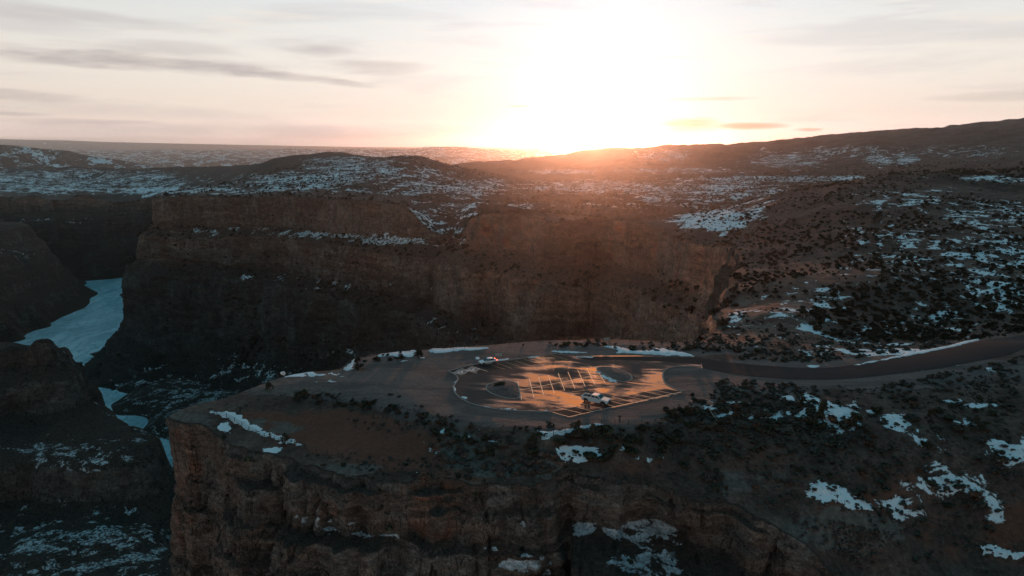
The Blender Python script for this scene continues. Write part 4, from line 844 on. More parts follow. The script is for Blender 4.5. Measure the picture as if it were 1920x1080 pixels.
# ------------------------------------------------------------------ small builders
class MB:
    def __init__(s): s.v = []; s.f = []
    def add(s, V, F):
        i = len(s.v); s.v += [tuple(p) for p in V]; s.f += [tuple(k + i for k in f) for f in F]
    def box(s, c, d, top=1.0, topx=None):
        cx, cy_, cz_ = c; a, b, h = d[0] / 2, d[1] / 2, d[2] / 2; tx = top if topx is None else topx
        V = [(cx + sx * a * (tx if sz > 0 else 1), cy_ + sy * b * (top if sz > 0 else 1), cz_ + sz * h) for sz in (-1, 1) for sx, sy in ((-1, -1), (1, -1), (1, 1), (-1, 1))]
        s.add(V, [(3, 2, 1, 0), (4, 5, 6, 7), (0, 1, 5, 4), (1, 2, 6, 5), (2, 3, 7, 6), (3, 0, 4, 7)])
    def tube(s, pts, rr, n=8):
        pts = [Vector(p) for p in pts]
        if not isinstance(rr, (list, tuple)): rr = [rr] * len(pts)
        V = []
        for i, p in enumerate(pts):
            d = (pts[min(i + 1, len(pts) - 1)] - pts[max(i - 1, 0)]).normalized(); a = d.orthogonal().normalized() if i == 0 else (a - d * a.dot(d)).normalized(); b = d.cross(a)
            V += [p + (a * math.cos(2 * math.pi * k / n) + b * math.sin(2 * math.pi * k / n)) * rr[i] for k in range(n)]
        F = [(i * n + k, i * n + (k + 1) % n, (i + 1) * n + (k + 1) % n, (i + 1) * n + k) for i in range(len(pts) - 1) for k in range(n)]
        F += [tuple(range(n))[::-1], tuple((len(pts) - 1) * n + k for k in range(n))]
        s.add(V, F)
    def prism(s, prof, y0, y1, inset=None):     # side profile (x,z) drawn across y; inset(z) pulls the sides in
        n = len(prof); f = inset or (lambda x, z: 0)
        V = [(x, y0 + f(x, z), z) for x, z in prof] + [(x, y1 - f(x, z), z) for x, z in prof]
        T = geometry.tessellate_polygon([[Vector((x, z, 0)) for x, z in prof]])
        F = [tuple(t) for t in T] + [tuple(n + k for k in t)[::-1] for t in T] + [(i, (i + 1) % n, n + (i + 1) % n, n + i) for i in range(n)]
        s.add(V, F)
    def disc(s, c, r0, r1, y0, y1, n=20):       # ring about the y axis
        V = []
        for (r, y) in ((r0, y0), (r1 - .03, y0), (r1, y0 * .7 + y1 * .3), (r1, y0 * .3 + y1 * .7), (r1 - .03, y1), (r0, y1)):
            V += [(c[0] + r * math.cos(2 * math.pi * k / n), c[1] + y, c[2] + r * math.sin(2 * math.pi * k / n)) for k in range(n)]
        s.add(V, [(j * n + k, j * n + (k + 1) % n, ((j + 1) % 6) * n + (k + 1) % n, ((j + 1) % 6) * n + k) for j in range(6) for k in range(n)])
    def build(s, name, mat, parent=None, bevel=0, smooth=False):
        bm = bmesh.new(); vs = [bm.verts.new(v) for v in s.v]
        for f in s.f:
            try: bm.faces.new([vs[k] for k in f])
            except ValueError: pass
        bmesh.ops.recalc_face_normals(bm, faces=bm.faces)
        if bevel: bmesh.ops.bevel(bm, geom=[e for e in bm.edges if len(e.link_faces) == 2 and e.calc_face_angle(0) > .5], offset=bevel, segments=2, affect='EDGES', clamp_overlap=True)
        for f in bm.faces: f.smooth = smooth
        me = bpy.data.meshes.new(name); bm.to_mesh(me); bm.free(); me.materials.append(mat)
        o = bpy.data.objects.new(name, me); COL.objects.link(o)
        if parent: o.parent = parent
        return o
def empty(name, loc, rz=0, label=None, cat=None, group=None):
    o = bpy.data.objects.new(name, None); COL.objects.link(o); o.location = loc; o.rotation_euler = (0, 0, rz); o.empty_display_size = .3
    return tag(o, label, cat, group)

# ------------------------------------------------------------------ pickup truck and car
M_WHITE = plain("white_paint", (0.78, 0.79, 0.80), 0.22, var=.03); M_SILVER = plain("silver_paint", (0.62, 0.64, 0.66), 0.22, metal=.3, var=.03)
M_GLASS = plain("dark_glass", (0.012, 0.016, 0.020), 0.06, var=.05); M_RUB = plain("tyre_rubber", (0.012, 0.012, 0.012), 0.75); M_TRIM = plain("black_trim", (0.02, 0.02, 0.022), 0.5)
M_RIM = plain("rim_metal", (0.30, 0.31, 0.33), 0.3, metal=.9); M_CHR = plain("chrome", (0.6, 0.6, 0.62), 0.15, metal=1.0); M_LAMP = plain("headlamp", (0.8, 0.75, 0.6), 0.15)
M_TAIL = plain("tail_lamp_red", (0.45, 0.02, 0.02), 0.25); M_TAILON = plain("tail_lamp_lit", (0.6, 0.04, 0.02), 0.25, emis=(1.0, 0.10, 0.03, 9.0)); M_LOAD = plain("cargo_cloth", (0.09, 0.07, 0.05), 0.9, var=.4, scale=4)
def wheel(root, x, y, r, wd):
    m = MB(); m.disc((x, y, r), r * .60, r, -wd / 2, wd / 2, 24); wz = m.build('wheel', M_RUB, root, smooth=True)
    m = MB(); sgn = 1 if y > 0 else -1; yo = y + sgn * wd * .36
    m.disc((x, y, r), r * .50, r * .62, -wd / 2 + .01, wd / 2 - .01, 20)
    for k in range(6):
        a = k * math.pi / 3; m.tube([(x + .05 * math.cos(a), yo, r + .05 * math.sin(a)), (x + r * .57 * math.cos(a), yo, r + r * .57 * math.sin(a))], .035, 6)
    m.tube([(x, yo - .05, r), (x, yo + .05, r)], .08, 10)
    m.build('rim', M_RIM, wz)
def arch(cx, r, z0, n=9): return [(cx + r * math.cos(a), z0 + r * math.sin(a)) for a in np.linspace(math.pi, 0, n)]
def pickup(loc, rz):
    R = empty("pickup_truck", loc, rz, "white crew cab pickup truck parked across the lower stalls of the car park", "pickup truck")
    W2 = 1.0; rf, rr_, rad = 1.85, -1.95, .43
    prof = [(-2.95, .62), (-2.45, .55)] + arch(rr_, .52, .48) + [(-1.35, .50), (1.25, .50)] + arch(rf, .52, .48) + [(2.45, .55), (2.80, .60), (2.90, .75), (2.92, 1.12), (2.80, 1.26), (1.45, 1.36), (1.30, 1.38), (-.92, 1.38), (-.92, 1.02), (-2.88, 1.02), (-2.95, .98)]
    m = MB(); m.prism(prof, -W2, W2, lambda x, z: .05 * max(0, (z - 1.0) / .38)); m.build('body', M_WHITE, R, .03)
    m = MB()
    for sy in (-1, 1): m.box((-1.92, sy * (W2 - .055), 1.21), (2.02, .11, .38))
    m.box((-.97, 0, 1.21), (.08, 1.8, .38)); m.build('bed_wall', M_WHITE, R, .02)
    m = MB(); m.box((-2.94, 0, 1.10), (.07, 1.86, .56)); tg = m.build('tailgate', M_WHITE, R, .015); m = MB(); m.box((-2.985, 0, 1.24), (.03, .3, .08)); m.build('handle', M_TRIM, tg)
    m = MB(); m.box((-1.95, 0, 1.04), (1.9, 1.66, .03)); m.build('bed_floor', M_TRIM, R)
    m = MB(); m.box((-1.55, .25, 1.22), (.8, .7, .33), .8); m.box((-2.35, -.3, 1.17), (.5, .6, .24), .85); m.box((-1.5, -.5, 1.15), (.5, .4, .2)); m.build('cargo', M_LOAD, R, .05)
    g = [(-.90, 1.37), (-.78, 1.90), (-.55, 1.96), (.45, 1.96), (.66, 1.91), (1.42, 1.37)]
    ins = lambda x, z: .06 + .17 * (z - 1.37) / .6
    m = MB(); m.prism(g, -W2, W2, ins); m.build('cab', M_WHITE, R, .04)
    def side(pts):
        for sy in (-1, 1):
            m = MB(); V = []
            for e in (.006, -.03):
                V += [(x, sy * (W2 - ins(x, z) + e), z) for x, z in pts]
            n = len(pts); m.add(V, [tuple(range(n)), tuple(range(n, 2 * n))[::-1]] + [(i, (i + 1) % n, n + (i + 1) % n, n + i) for i in range(n)]); m.build('side_window', M_GLASS, R)
    side([(-.78, 1.44), (-.70, 1.83), (.02, 1.87), (.02, 1.44)]); side([(.10, 1.44), (.10, 1.87), (.48, 1.87), (.63, 1.82), (1.14, 1.44)])
    def slab(p0, p1, w0, w1, name, e=.012):
        (x0, z0), (x1, z1) = p0, p1; d = Vector((x1 - x0, 0, z1 - z0)).normalized(); nn = Vector((d.z, 0, -d.x)) * (1 if x0 > x1 else -1); nn = nn if (nn.x > 0) == (x0 > 0) else -nn
        V = [Vector((x0, -w0, z0)), Vector((x0, w0, z0)), Vector((x1, w1, z1)), Vector((x1, -w1, z1))]; m = MB()
        m.add([v + nn * e for v in V] + [v - nn * .02 for v in V], [(0, 1, 2, 3), (7, 6, 5, 4), (0, 4, 5, 1), (1, 5, 6, 2), (2, 6, 7, 3), (3, 7, 4, 0)]); return m.build(name, M_GLASS, R)
    slab((1.36, 1.41), (.72, 1.868), .86, .74, 'windshield'); slab((-.888, 1.44), (-.79, 1.85), .84, .74, 'rear_window')
    m = MB(); m.box((2.93, 0, .98), (.06, 1.15, .36)); gr = m.build('grille', M_TRIM, R, .01); m = MB(); [m.box((2.965, 0, .88 + .1 * k), (.02, 1.1, .025)) for k in range(3)]; m.build('grille_bar', M_CHR, gr)
    m = MB(); m.box((2.98, 0, .64), (.18, 1.96, .22)); m.build('front_bumper', M_TRIM, R, .03); m = MB(); m.box((-3.04, 0, .62), (.16, 1.9, .18)); m.build('rear_bumper', M_CHR, R, .03)
    for sy in (-1, 1):
        m = MB(); m.box((2.90, sy * .78, 1.02), (.10, .34, .26)); m.build('headlight', M_LAMP, R, .02); m = MB(); m.box((-2.97, sy * .93, 1.13), (.05, .13, .40)); m.build('tail_light', M_TAIL, R, .01)
        m = MB(); m.box((1.02, sy * 1.13, 1.50), (.12, .22, .26)); m.box((1.04, sy * 1.0, 1.44), (.05, .14, .05)); m.build('mirror', M_TRIM, R, .02)
        for x in (.12, -.62): m = MB(); m.box((x, sy * .985, 1.22), (.16, .03, .035)); m.build('door_handle', M_TRIM, R)
        m = MB(); m.box((.05, sy * 1.0, .42), (2.3, .14, .06)); m.build('running_board', M_TRIM, R, .01)
        for x in (rf, rr_):
            wheel(R, x, sy * .86, rad, .27)
            m = MB(); pts = [(x + .55 * math.cos(a), sy * 1.0, .48 + .55 * math.sin(a)) for a in np.linspace(math.pi, 0, 11)]; m.tube(pts, .045, 6); m.build('wheel_arch', M_TRIM, R)
    m = MB(); m.box((0, 0, .52), (4.9, 1.3, .22)); m.build('chassis', M_TRIM, R)
    return R
A_ = np.array(flat(1098.2, 755.2)); B_ = np.array(flat(1132.5, 762.0)); tv = B_ - A_; trz = math.atan2(tv[1], tv[0])
fw = np.array([math.cos(trz), math.sin(trz)]); lf = np.array([-fw[1], fw[0]])
tc_ = A_[:2] + fw * 1.95 + lf * .86
pickup((tc_[0], tc_[1], .036), trz)
def hatch(loc, rz):
    R = empty("parked_car", loc, rz, "small silver car with a lit red tail lamp at the upper kerb", "car")
    W2 = .88; rf, rr_, rad = 1.35, -1.35, .32
    prof = [(-2.15, .45), (-1.85, .32)] + arch(rr_, .40, .32) + [(-.9, .26), (.9, .26)] + arch(rf, .40, .32) + [(1.85, .30), (2.12, .42), (2.20, .62), (2.02, .82), (1.2, .95), (.95, .98), (-1.7, 1.02), (-2.10, .98), (-2.22, .80)]
    m = MB(); m.prism(prof, -W2, W2, lambda x, z: .07 * max(0, (z - .7) / .3)); m.build('body', M_SILVER, R, .05)
    g = [(-1.85, .99), (-1.55, 1.28), (-1.1, 1.43), (-.3, 1.50), (.15, 1.45), (1.15, .95)]; ins = lambda x, z: .08 + .20 * (z - .95) / .55
    m = MB(); m.prism(g, -W2, W2, ins); m.build('cabin', M_SILVER, R, .05)
    for pts in ([(-1.45, 1.03), (-1.30, 1.27), (-.95, 1.36), (-.40, 1.40), (-.40, 1.03)], [(-.32, 1.03), (-.32, 1.40), (.10, 1.36), (.75, 1.03)]):
        for sy in (-1, 1):
            m = MB(); V = []
            for e in (.007, -.03): V += [(x, sy * (W2 - ins(x, z) + e), z) for x, z in pts]
            n = len(pts); m.add(V, [tuple(range(n)), tuple(range(n, 2 * n))[::-1]] + [(i, (i + 1) % n, n + (i + 1) % n, n + i) for i in range(n)])
            m.build('side_window', M_GLASS, R)
    m = MB(); m.add([(1.11, -.72, 1.0), (1.11, .72, 1.0), (.26, .62, 1.43), (.26, -.62, 1.43), (1.05, -.72, .95), (1.05, .72, .95), (.2, .62, 1.38), (.2, -.62, 1.38)], [(0, 1, 2, 3), (7, 6, 5, 4), (0, 4, 5, 1), (1, 5, 6, 2), (2, 6, 7, 3), (3, 7, 4, 0)]); m.build('windshield', M_GLASS, R)
    m = MB(); m.add([(-1.82, -.68, 1.05), (-1.82, .68, 1.05), (-1.45, .60, 1.35), (-1.45, -.60, 1.35), (-1.75, -.68, 1.0), (-1.75, .68, 1.0), (-1.38, .60, 1.3), (-1.38, -.60, 1.3)], [(0, 1, 2, 3), (7, 6, 5, 4), (0, 4, 5, 1), (1, 5, 6, 2), (2, 6, 7, 3), (3, 7, 4, 0)]); m.build('rear_window', M_GLASS, R)
    for sy in (-1, 1):
        m = MB(); m.box((2.06, sy * .64, .70), (.18, .30, .14)); m.build('headlight', M_LAMP, R, .03); m = MB(); m.box((-2.12, sy * .70, .90), (.22, .30, .16)); m.build('tail_light', M_TAILON, R, .03)
        m = MB(); m.box((.62, sy * .95, 1.02), (.14, .16, .12)); m.build('mirror', M_SILVER, R, .02)
        for x in (rf, rr_): wheel(R, x, sy * .76, rad, .20)
    m = MB(); m.box((2.18, 0, .48), (.06, .9, .16)); m.build('grille', M_TRIM, R, .01); m = MB(); m.box((-2.16, 0, .42), (.12, 1.5, .16)); m.build('bumper', M_TRIM, R, .02)
    m = MB(); m.box((0, 0, .30), (3.6, 1.2, .14)); m.build('chassis', M_TRIM, R)
A_ = np.array(flat(907.0, 685.5)); B_ = np.array(flat(927, 682.6)); tv = A_ - B_; crz = math.atan2(tv[1], tv[0]); fw = np.array([math.cos(crz), math.sin(crz)]); lf = np.array([-fw[1], fw[0]])
cc = (A_ + B_)[:2] / 2 - lf * .76
hatch((cc[0], cc[1], .04), crz)

# ------------------------------------------------------------------ exhibit boards
M_WOOD = plain("weathered_wood", (0.10, 0.075, 0.055), .8, var=.3, scale=6); M_PANEL = plain("panel_face", (0.55, 0.56, 0.50), .5, var=.05); M_INK = plain("panel_print", (0.16, 0.22, 0.20), .6, var=.2); M_ROOF = plain("board_roof", (0.05, 0.075, 0.06), .6)
def board(px, py, w, h, rz, roof, label):
    x, y, z = gp(px, py); R = empty("exhibit_board", (x, y, z), rz, label, "sign")
    for sx in (-1, 1): m = MB(); m.tube([(sx * w * .46, 0, -.4), (sx * w * .46, 0, h)], .06, 8); m.build('post', M_WOOD, R)
    if roof: m = MB(); m.box((0, 0, h + .05), (w * 1.15, .45, .12), .7); m.build('roof', M_ROOF, R, .02)
    n = 3 if roof else 4
    for k in range(n):
        pw = w * .9 / n; cx_ = -w * .45 + pw * (k + .5); m = MB(); m.box((cx_, -.03, h * .62), (pw * .82, .05, h * .62)); p = m.build('panel', M_PANEL, R, .01)
        m = MB(); m.box((cx_ + pw * .08, -.062, h * .74), (pw * .46, .012, h * .16)); m.box((cx_ - pw * .12, -.062, h * .52), (pw * .34, .012, h * .14)); m.box((cx_ + pw * .2, -.062, h * .45), (pw * .2, .012, h * .08)); m.build('print', M_INK, p)
    m = MB(); m.box((0, .02, h * .26), (w * .92, .06, .08)); m.box((0, .02, h * .97), (w * .92, .06, .08)); m.build('rail', M_WOOD, R)
board(934.5, 671.5, 2.3, 1.55, .12, True, "roofed exhibit board with three pale panels behind the silver car")
board(1137.5, 641.5, 1.9, 1.3, -.05, False, "pale exhibit board standing at the canyon rim beyond the road")

# ------------------------------------------------------------------ fences
M_POST = plain("fence_post", (0.05, 0.042, 0.036), .7, var=.3, scale=5); M_RAIL = plain("fence_rail", (0.07, 0.05, 0.042), .6, var=.25, scale=3)
def fence(pp, sp, label, hgt=1.1):
    G = np.array([gp(*p) for p in pp]); Q, t = resample(G, sp, 1); Q[:, 2] = H(Q[:, 0], Q[:, 1])
    o = Q[0].copy(); R = empty("rail_fence", tuple(o), 0, label, "fence")
    for q in Q: m = MB(); a = q - o; m.tube([(a[0], a[1], a[2] - .3), (a[0], a[1], a[2] + hgt)], .055, 6); m.build('post', M_POST, R)
    for h in (.30, .62, .95): m = MB(); m.tube([(q[0] - o[0], q[1] - o[1], q[2] - o[2] + h * hgt) for q in Q], .028, 5); m.build('rail', M_RAIL, R)
fence([(384, 777), (405, 777), (425, 783), (445, 795), (463, 806), (487, 819), (506, 825), (540, 832), (571, 840)], 2.2, "rail fence beside the long snow strip at the overlook tip")
fence([(573, 841), (640, 858), (700, 874), (790, 889), (850, 893), (900, 881), (940, 860), (985, 842)], 2.4, "rail fence curving below the red soil along the cliff top")
fence([(990, 840), (1032, 820), (1070, 808), (1105, 798), (1135, 797), (1180, 798), (1240, 796), (1300, 792)], 2.4, "rail fence over the snow bank below the car park")
fence([(642, 696), (655, 684), (668, 675), (700, 668), (760, 662), (830, 657), (880, 654), (930, 650)], 2.6, "rail fence along the snowy back rim behind the gravel apron")
fence([(955, 646), (1000, 641), (1060, 639), (1110, 639), (1150, 639), (1200, 642), (1260, 645), (1300, 648)], 2.6, "rail fence on the far rim beyond the car park, by the pale board")

# ------------------------------------------------------------------ people
M_SKIN = plain("skin", (0.42, 0.26, 0.19), .6, var=.05); M_HAIR = plain("hair", (0.03, 0.02, 0.015), .7); M_JKT = plain("dark_jacket", (0.022, 0.024, 0.030), .85, var=.2, scale=8); M_TRS = plain("dark_trousers", (0.030, 0.036, 0.046), .85, var=.2, scale=8)
M_JKT2 = plain("brown_jacket", (0.05, 0.03, 0.024), .85, var=.2, scale=8); M_SHOE = plain("shoe", (0.02, 0.018, 0.016), .6); M_CAM = plain("camera_black", (0.015, 0.015, 0.016), .4)
def skin(name, V, E, R_, mat, parent, lv=2):
    me = bpy.data.meshes.new(name); me.from_pydata(V, E, []); me.materials.append(mat); o = bpy.data.objects.new(name, me); COL.objects.link(o)
    sm = o.modifiers.new("s", 'SKIN'); sm.use_smooth_shade = True
    for i, r in enumerate(R_):
        me.skin_vertices[0].data[i].radius = r if isinstance(r, tuple) else (r, r)
    me.skin_vertices[0].data[0].use_root = True
    ss_ = o.modifiers.new("u", 'SUBSURF'); ss_.levels = lv; ss_.render_levels = lv
    dg = bpy.context.evaluated_depsgraph_get(); dg.update(); nm_ = bpy.data.meshes.new_from_object(o.evaluated_get(dg)); o.modifiers.clear(); o.data = nm_; o.data.name = name
    if parent: o.parent = parent
    return o
def person(loc, rz, label, jm, raised, stride):
    R = empty("person", loc, rz, label, "person"); s = stride
    if raised: arms = [((.36, -.04, 1.22), (.16, -.36, 1.46)), ((-.36, -.04, 1.22), (-.10, -.36, 1.46))]
    else: arms = [((.25, .10, 1.14), (.27, -.06, .90)), ((-.25, -.08, 1.14), (-.27, -.20, .92))]
    V = [(0, 0, .93), (0, .01, 1.10), (0, .0, 1.30), (0, 0, 1.43), (0, 0, 1.50), (0, -.02, 1.60), (0, -.02, 1.69)]; rr = [(.15, .10), (.135, .095), (.155, .10), (.10, .075), .050, (.075, .092), (.055, .07)]; E = [(i, i + 1) for i in range(6)]
    for k, (el_, ha) in enumerate(arms):
        sx = 1 if k == 0 else -1; i = len(V); V += [(sx * .19, 0, 1.40), el_, ha]; rr += [.055, .042, .028]; E += [(2, i), (i, i + 1), (i + 1, i + 2)]
        hv = Vector(ha); d = (hv - Vector(el_)).normalized(); sd = Vector((sx, 0, 0)) if not raised else Vector((0, 0, 1)); j = len(V); V.append(tuple(hv + d * .06)); rr.append((.034, .018)); E.append((i + 2, j))
        for f in range(4):
            base_ = hv + d * .09 + sd * (.012 * (f - 1.5)) ; V += [tuple(base_), tuple(base_ + d * (.05, .06, .055, .042)[f] + Vector((-sx * .01, -.01, -.01)))]; rr += [.009, .007]; E += [(j, len(V) - 2), (len(V) - 2, len(V) - 1)]
        V.append(tuple(hv + d * .05 + Vector((-sx * .045, -.02, 0)))); rr.append(.010); E.append((i + 2, len(V) - 1))
    for sx in (1, -1):
        i = len(V); f = s * sx; V += [(sx * .095, 0, .86), (sx * .10, -.03 - f * .13, .48), (sx * .105, -f * .22 + (.06 if f < 0 else 0), .09), (sx * .11, -f * .22 - .14 + (.06 if f < 0 else 0), .045)]; rr += [.088, .060, .042, (.042, .03)]; E += [(0, i), (i, i + 1), (i + 1, i + 2), (i + 2, i + 3)]
    body = skin('body', V, E, rr, M_SKIN, R)
    Vj = [V[0], V[1], V[2], V[3]]; Rj = [(.175, .125), (.165, .12), (.185, .125), (.115, .09)]; Ej = [(0, 1), (1, 2), (2, 3)]
    for k, (el_, ha) in enumerate(arms):
        sx = 1 if k == 0 else -1; i = len(Vj); w_ = Vector(el_).lerp(Vector(ha), .88); Vj += [(sx * .19, 0, 1.40), el_, tuple(w_)]; Rj += [.075, .062, .048]; Ej += [(2, i), (i, i + 1), (i + 1, i + 2)]
    skin('jacket', Vj, Ej, Rj, jm, R)
    Vt = [(0, 0, .95), (0, 0, .88)]; Rt = [(.165, .115), (.16, .115)]; Et = [(0, 1)]
    for sx in (1, -1):
        i = len(Vt); f = s * sx; Vt += [(sx * .095, 0, .80), (sx * .10, -.03 - f * .13, .48), (sx * .105, -f * .22 + (.06 if f < 0 else 0), .11)]; Rt += [.100, .078, .062]; Et += [(1, i), (i, i + 1), (i + 1, i + 2)]
    skin('trousers', Vt, Et, Rt, M_TRS, R)
    skin('hair', [(0, .02, 1.66), (0, 0, 1.72), (0, -.04, 1.735)], [(0, 1), (1, 2)], [(.082, .085), (.075, .075), (.05, .04)], M_HAIR, R)
    for sx in (1, -1):
        f = s * sx; m = MB(); yb = -f * .22 - .06 + (.06 if f < 0 else 0); m.box((sx * .108, yb, .05), (.10, .28, .10), .8); m.build('shoe', M_SHOE, R, .02)
    m = MB()
    for sx in (-1, 1): m.box((sx * .03, -.115, 1.635), (.022, .01, .010))
    m.build('eyes', M_CAM, R); m = MB(); m.box((0, -.122, 1.60), (.022, .03, .045), .5); m.build('nose', M_SKIN, R); m = MB(); m.box((0, -.115, 1.567), (.045, .008, .010)); m.build('mouth', plain("lip", (.25, .1, .09), .6), R)
    return R
x, y, z = gp(1161.5, 792.5); pa = person((x, y, z), math.radians(172), "person in dark jacket and trousers standing with raised arms below the car park", M_JKT, True, 0)
m = MB(); m.box((0, -.42, 1.50), (.13, .06, .09)); m.tube([(0, -.44, 1.50), (0, -.53, 1.50)], .03, 10)
co = m.build('camera', M_CAM, None, .008); co.location = (x, y, z); co.rotation_euler = (0, 0, math.radians(172)); tag(co, "small black camera held up by the person below the car park", "camera")
x, y, z = gp(506.5, 825); person((x, y, z), math.radians(75), "person in brown jacket walking beside the fence on the snow strip", M_JKT2, False, 1)

# ------------------------------------------------------------------ shrubs, junipers, boulders
def leafmat(name, a, b_):
    m, t, b = newmat(name); oi = t.n.new('ShaderNodeObjectInfo').outputs['Random']; pos = t.n.new('ShaderNodeNewGeometry').outputs['Position']
    n = t.noise(pos, 1.1, 4, 0.6); c = t.mix(t.ss(n, 0.35, 0.65), a, b_); f = t.rng(oi, 0, 1, .7, 1.35)
    t.setin(b.inputs['Base Color'], t.mix(1.0, c, t.comb(f, f, f), 'MULTIPLY')); b.inputs['Roughness'].default_value = .85; b.inputs['Specular IOR Level'].default_value = .15; return m
M_SAGE = leafmat("sage_leaves", (0.040, 0.044, 0.034), (0.075, 0.070, 0.055)); M_JUN = leafmat("juniper_leaves", (0.022, 0.030, 0.018), (0.042, 0.048, 0.030)); M_RUST = leafmat("dry_brush", (0.075, 0.045, 0.030), (0.11, 0.065, 0.045)); M_BARK = plain("bark", (0.06, 0.048, 0.04), .9, var=.3, scale=8)
def leaves(n, seed, lobes, leaf=.10):
    r = np.random.RandomState(seed); P = []; F = []
    L = [(r.uniform(-.28, .28), r.uniform(-.28, .28), r.uniform(.18, .48), r.uniform(.20, .34)) for _ in range(lobes)]
    for i in range(n):
        lx, ly, lz, lr = L[r.randint(lobes)]; d = r.normal(size=3); d /= np.linalg.norm(d); q = lr * r.uniform(.55, 1.08)
        c = np.array([lx, ly, lz]) + d * q * np.array([1, 1, .8]); c[2] = max(c[2], .02)
        u = r.normal(size=3); u -= u.dot(d) * d * .6; u /= np.linalg.norm(u); v = np.cross(u, d + r.normal(size=3) * .4); v /= np.linalg.norm(v) + 1e-6
        s = leaf * r.uniform(.6, 1.5); k = len(P); P += [tuple(c - u * s - v * s * .6), tuple(c + u * s - v * s * .6), tuple(c + u * s * .8 + v * s), tuple(c - u * s * .7 + v * s * .8)]; F.append((k, k + 1, k + 2, k + 3))
    return np.array(P), np.array(F)
SH = [tri_mesh("shrub", *leaves(230, 400 + i, 5, .085), (M_SAGE, M_JUN, M_SAGE, M_JUN, M_RUST, M_JUN)[i], link=False) for i in range(6)]
nsh = 0
def shrub(x, y, z, s, label, group, k=None, flatt=.8):
    o = bpy.data.objects.new("shrub", SH[random.randrange(6) if k is None else k]); COL.objects.link(o)
    o.location = (x, y, z - .05 * s); o.rotation_euler = (0, 0, random.uniform(0, 6.28)); o.scale = (s * random.uniform(.85, 1.25), s * random.uniform(.85, 1.2), s * flatt * random.uniform(.75, 1.1)); tag(o, label, "shrub", group); return o
def scatter(poly, n, s0, s1, label, group, ks=None):
    xs = [p[0] for p in poly]; ys = [p[1] for p in poly]; c = 0; t_ = 0; placed = []
    while c < n and t_ < 6000:
        t_ += 1; px = random.uniform(min(xs), max(xs)); py = random.uniform(min(ys), max(ys))
        if not inpoly(np.array([px]), np.array([py]), poly)[0]: continue
        if any(abs(px - a) < 5 and abs(py - b) < 2.5 for a, b in placed): continue
        placed.append((px, py)); x, y, z = ground(px, py); shrub(x, y, z, random.uniform(s0, s1) * random.choice((.8, 1, 1.15)), label, group, random.choice(ks) if ks else None); c += 1
scatter([(545, 735), (640, 742), (760, 762), (750, 775), (640, 768), (600, 760)], 26, 1.0, 1.9, "dark rounded shrub on the stony strip above the red soil hollow", "shrubs above the red soil hollow")
scatter([(730, 765), (800, 775), (900, 800), (960, 835), (900, 862), (840, 835), (780, 800)], 40, 1.0, 1.9, "dark shrub on the bouldery slope below the gravel apron", "shrubs on the bouldery slope")
scatter([(990, 815), (1140, 805), (1290, 800), (1290, 850), (1180, 870), (1060, 860), (1000, 850)], 44, 1.5, 2.8, "dark shrub below the rail fence and the snow bank", "shrubs below the snow bank", (1, 3, 5, 0))
scatter([(1220, 775), (1330, 752), (1500, 755), (1600, 800), (1500, 815), (1360, 815), (1280, 800)], 56, 1.3, 2.6, "dark shrub among small snow patches right of the car park", "shrubs among small snow patches", (1, 3, 5, 0, 4))
scatter([(960, 648), (1100, 645), (1350, 652), (1560, 668), (1500, 673), (1300, 661), (1100, 655), (1000, 652)], 36, 1.0, 2.2, "low dark shrub on the back rim beyond the road", "shrubs on the back rim beyond the road", (1, 3, 5, 4))
scatter([(600, 708), (700, 668), (800, 658), (800, 668), (690, 682)], 9, 1.0, 2.0, "dark shrub at the snowy edge behind the gravel apron", "shrubs behind the gravel apron", (1, 3, 5))
scatter([(1600, 745), (1900, 740), (1910, 900), (1800, 960), (1620, 900), (1550, 830)], 42, 1.0, 2.4, "dark shrub on the patchy snow slope at the lower right", "shrubs on the lower right slope")
scatter([(1250, 830), (1500, 830), (1600, 920), (1520, 960), (1330, 920), (1260, 890)], 26, .8, 1.8, "small shrub on the brown slope above the near cliff", "shrubs above the near cliff")
scatter([(600, 862), (720, 885), (900, 892), (1040, 872), (1120, 885), (1280, 912), (1200, 905), (1040, 890), (900, 905), (700, 895), (600, 874)], 16, .7, 1.7, "low dark shrub at the brink of the near cliff", "shrubs at the brink of the near cliff")
for px, py, s in ((734, 740, 1.3), (748, 743, 1.0)): x, y, z = gp(px, py); shrub(x, y, z, s, "small dark shrub alone on the smooth gravel apron", "shrubs alone on the gravel apron", 1, .5)
for px, py, s in ((933, 722, 2.2), (942, 719, 1.9)):
    x, y, z = flat(px, py, .28); shrub(x, y, z, s, "flat dark shrub on the left gravel island of the car park", "shrubs on the left gravel island", 1, .45)
x, y, z = gp(1299, 742); shrub(x, y, z, 1.3, "lone dark shrub on gravel right of the lower kerb corner", None, 5, .9)
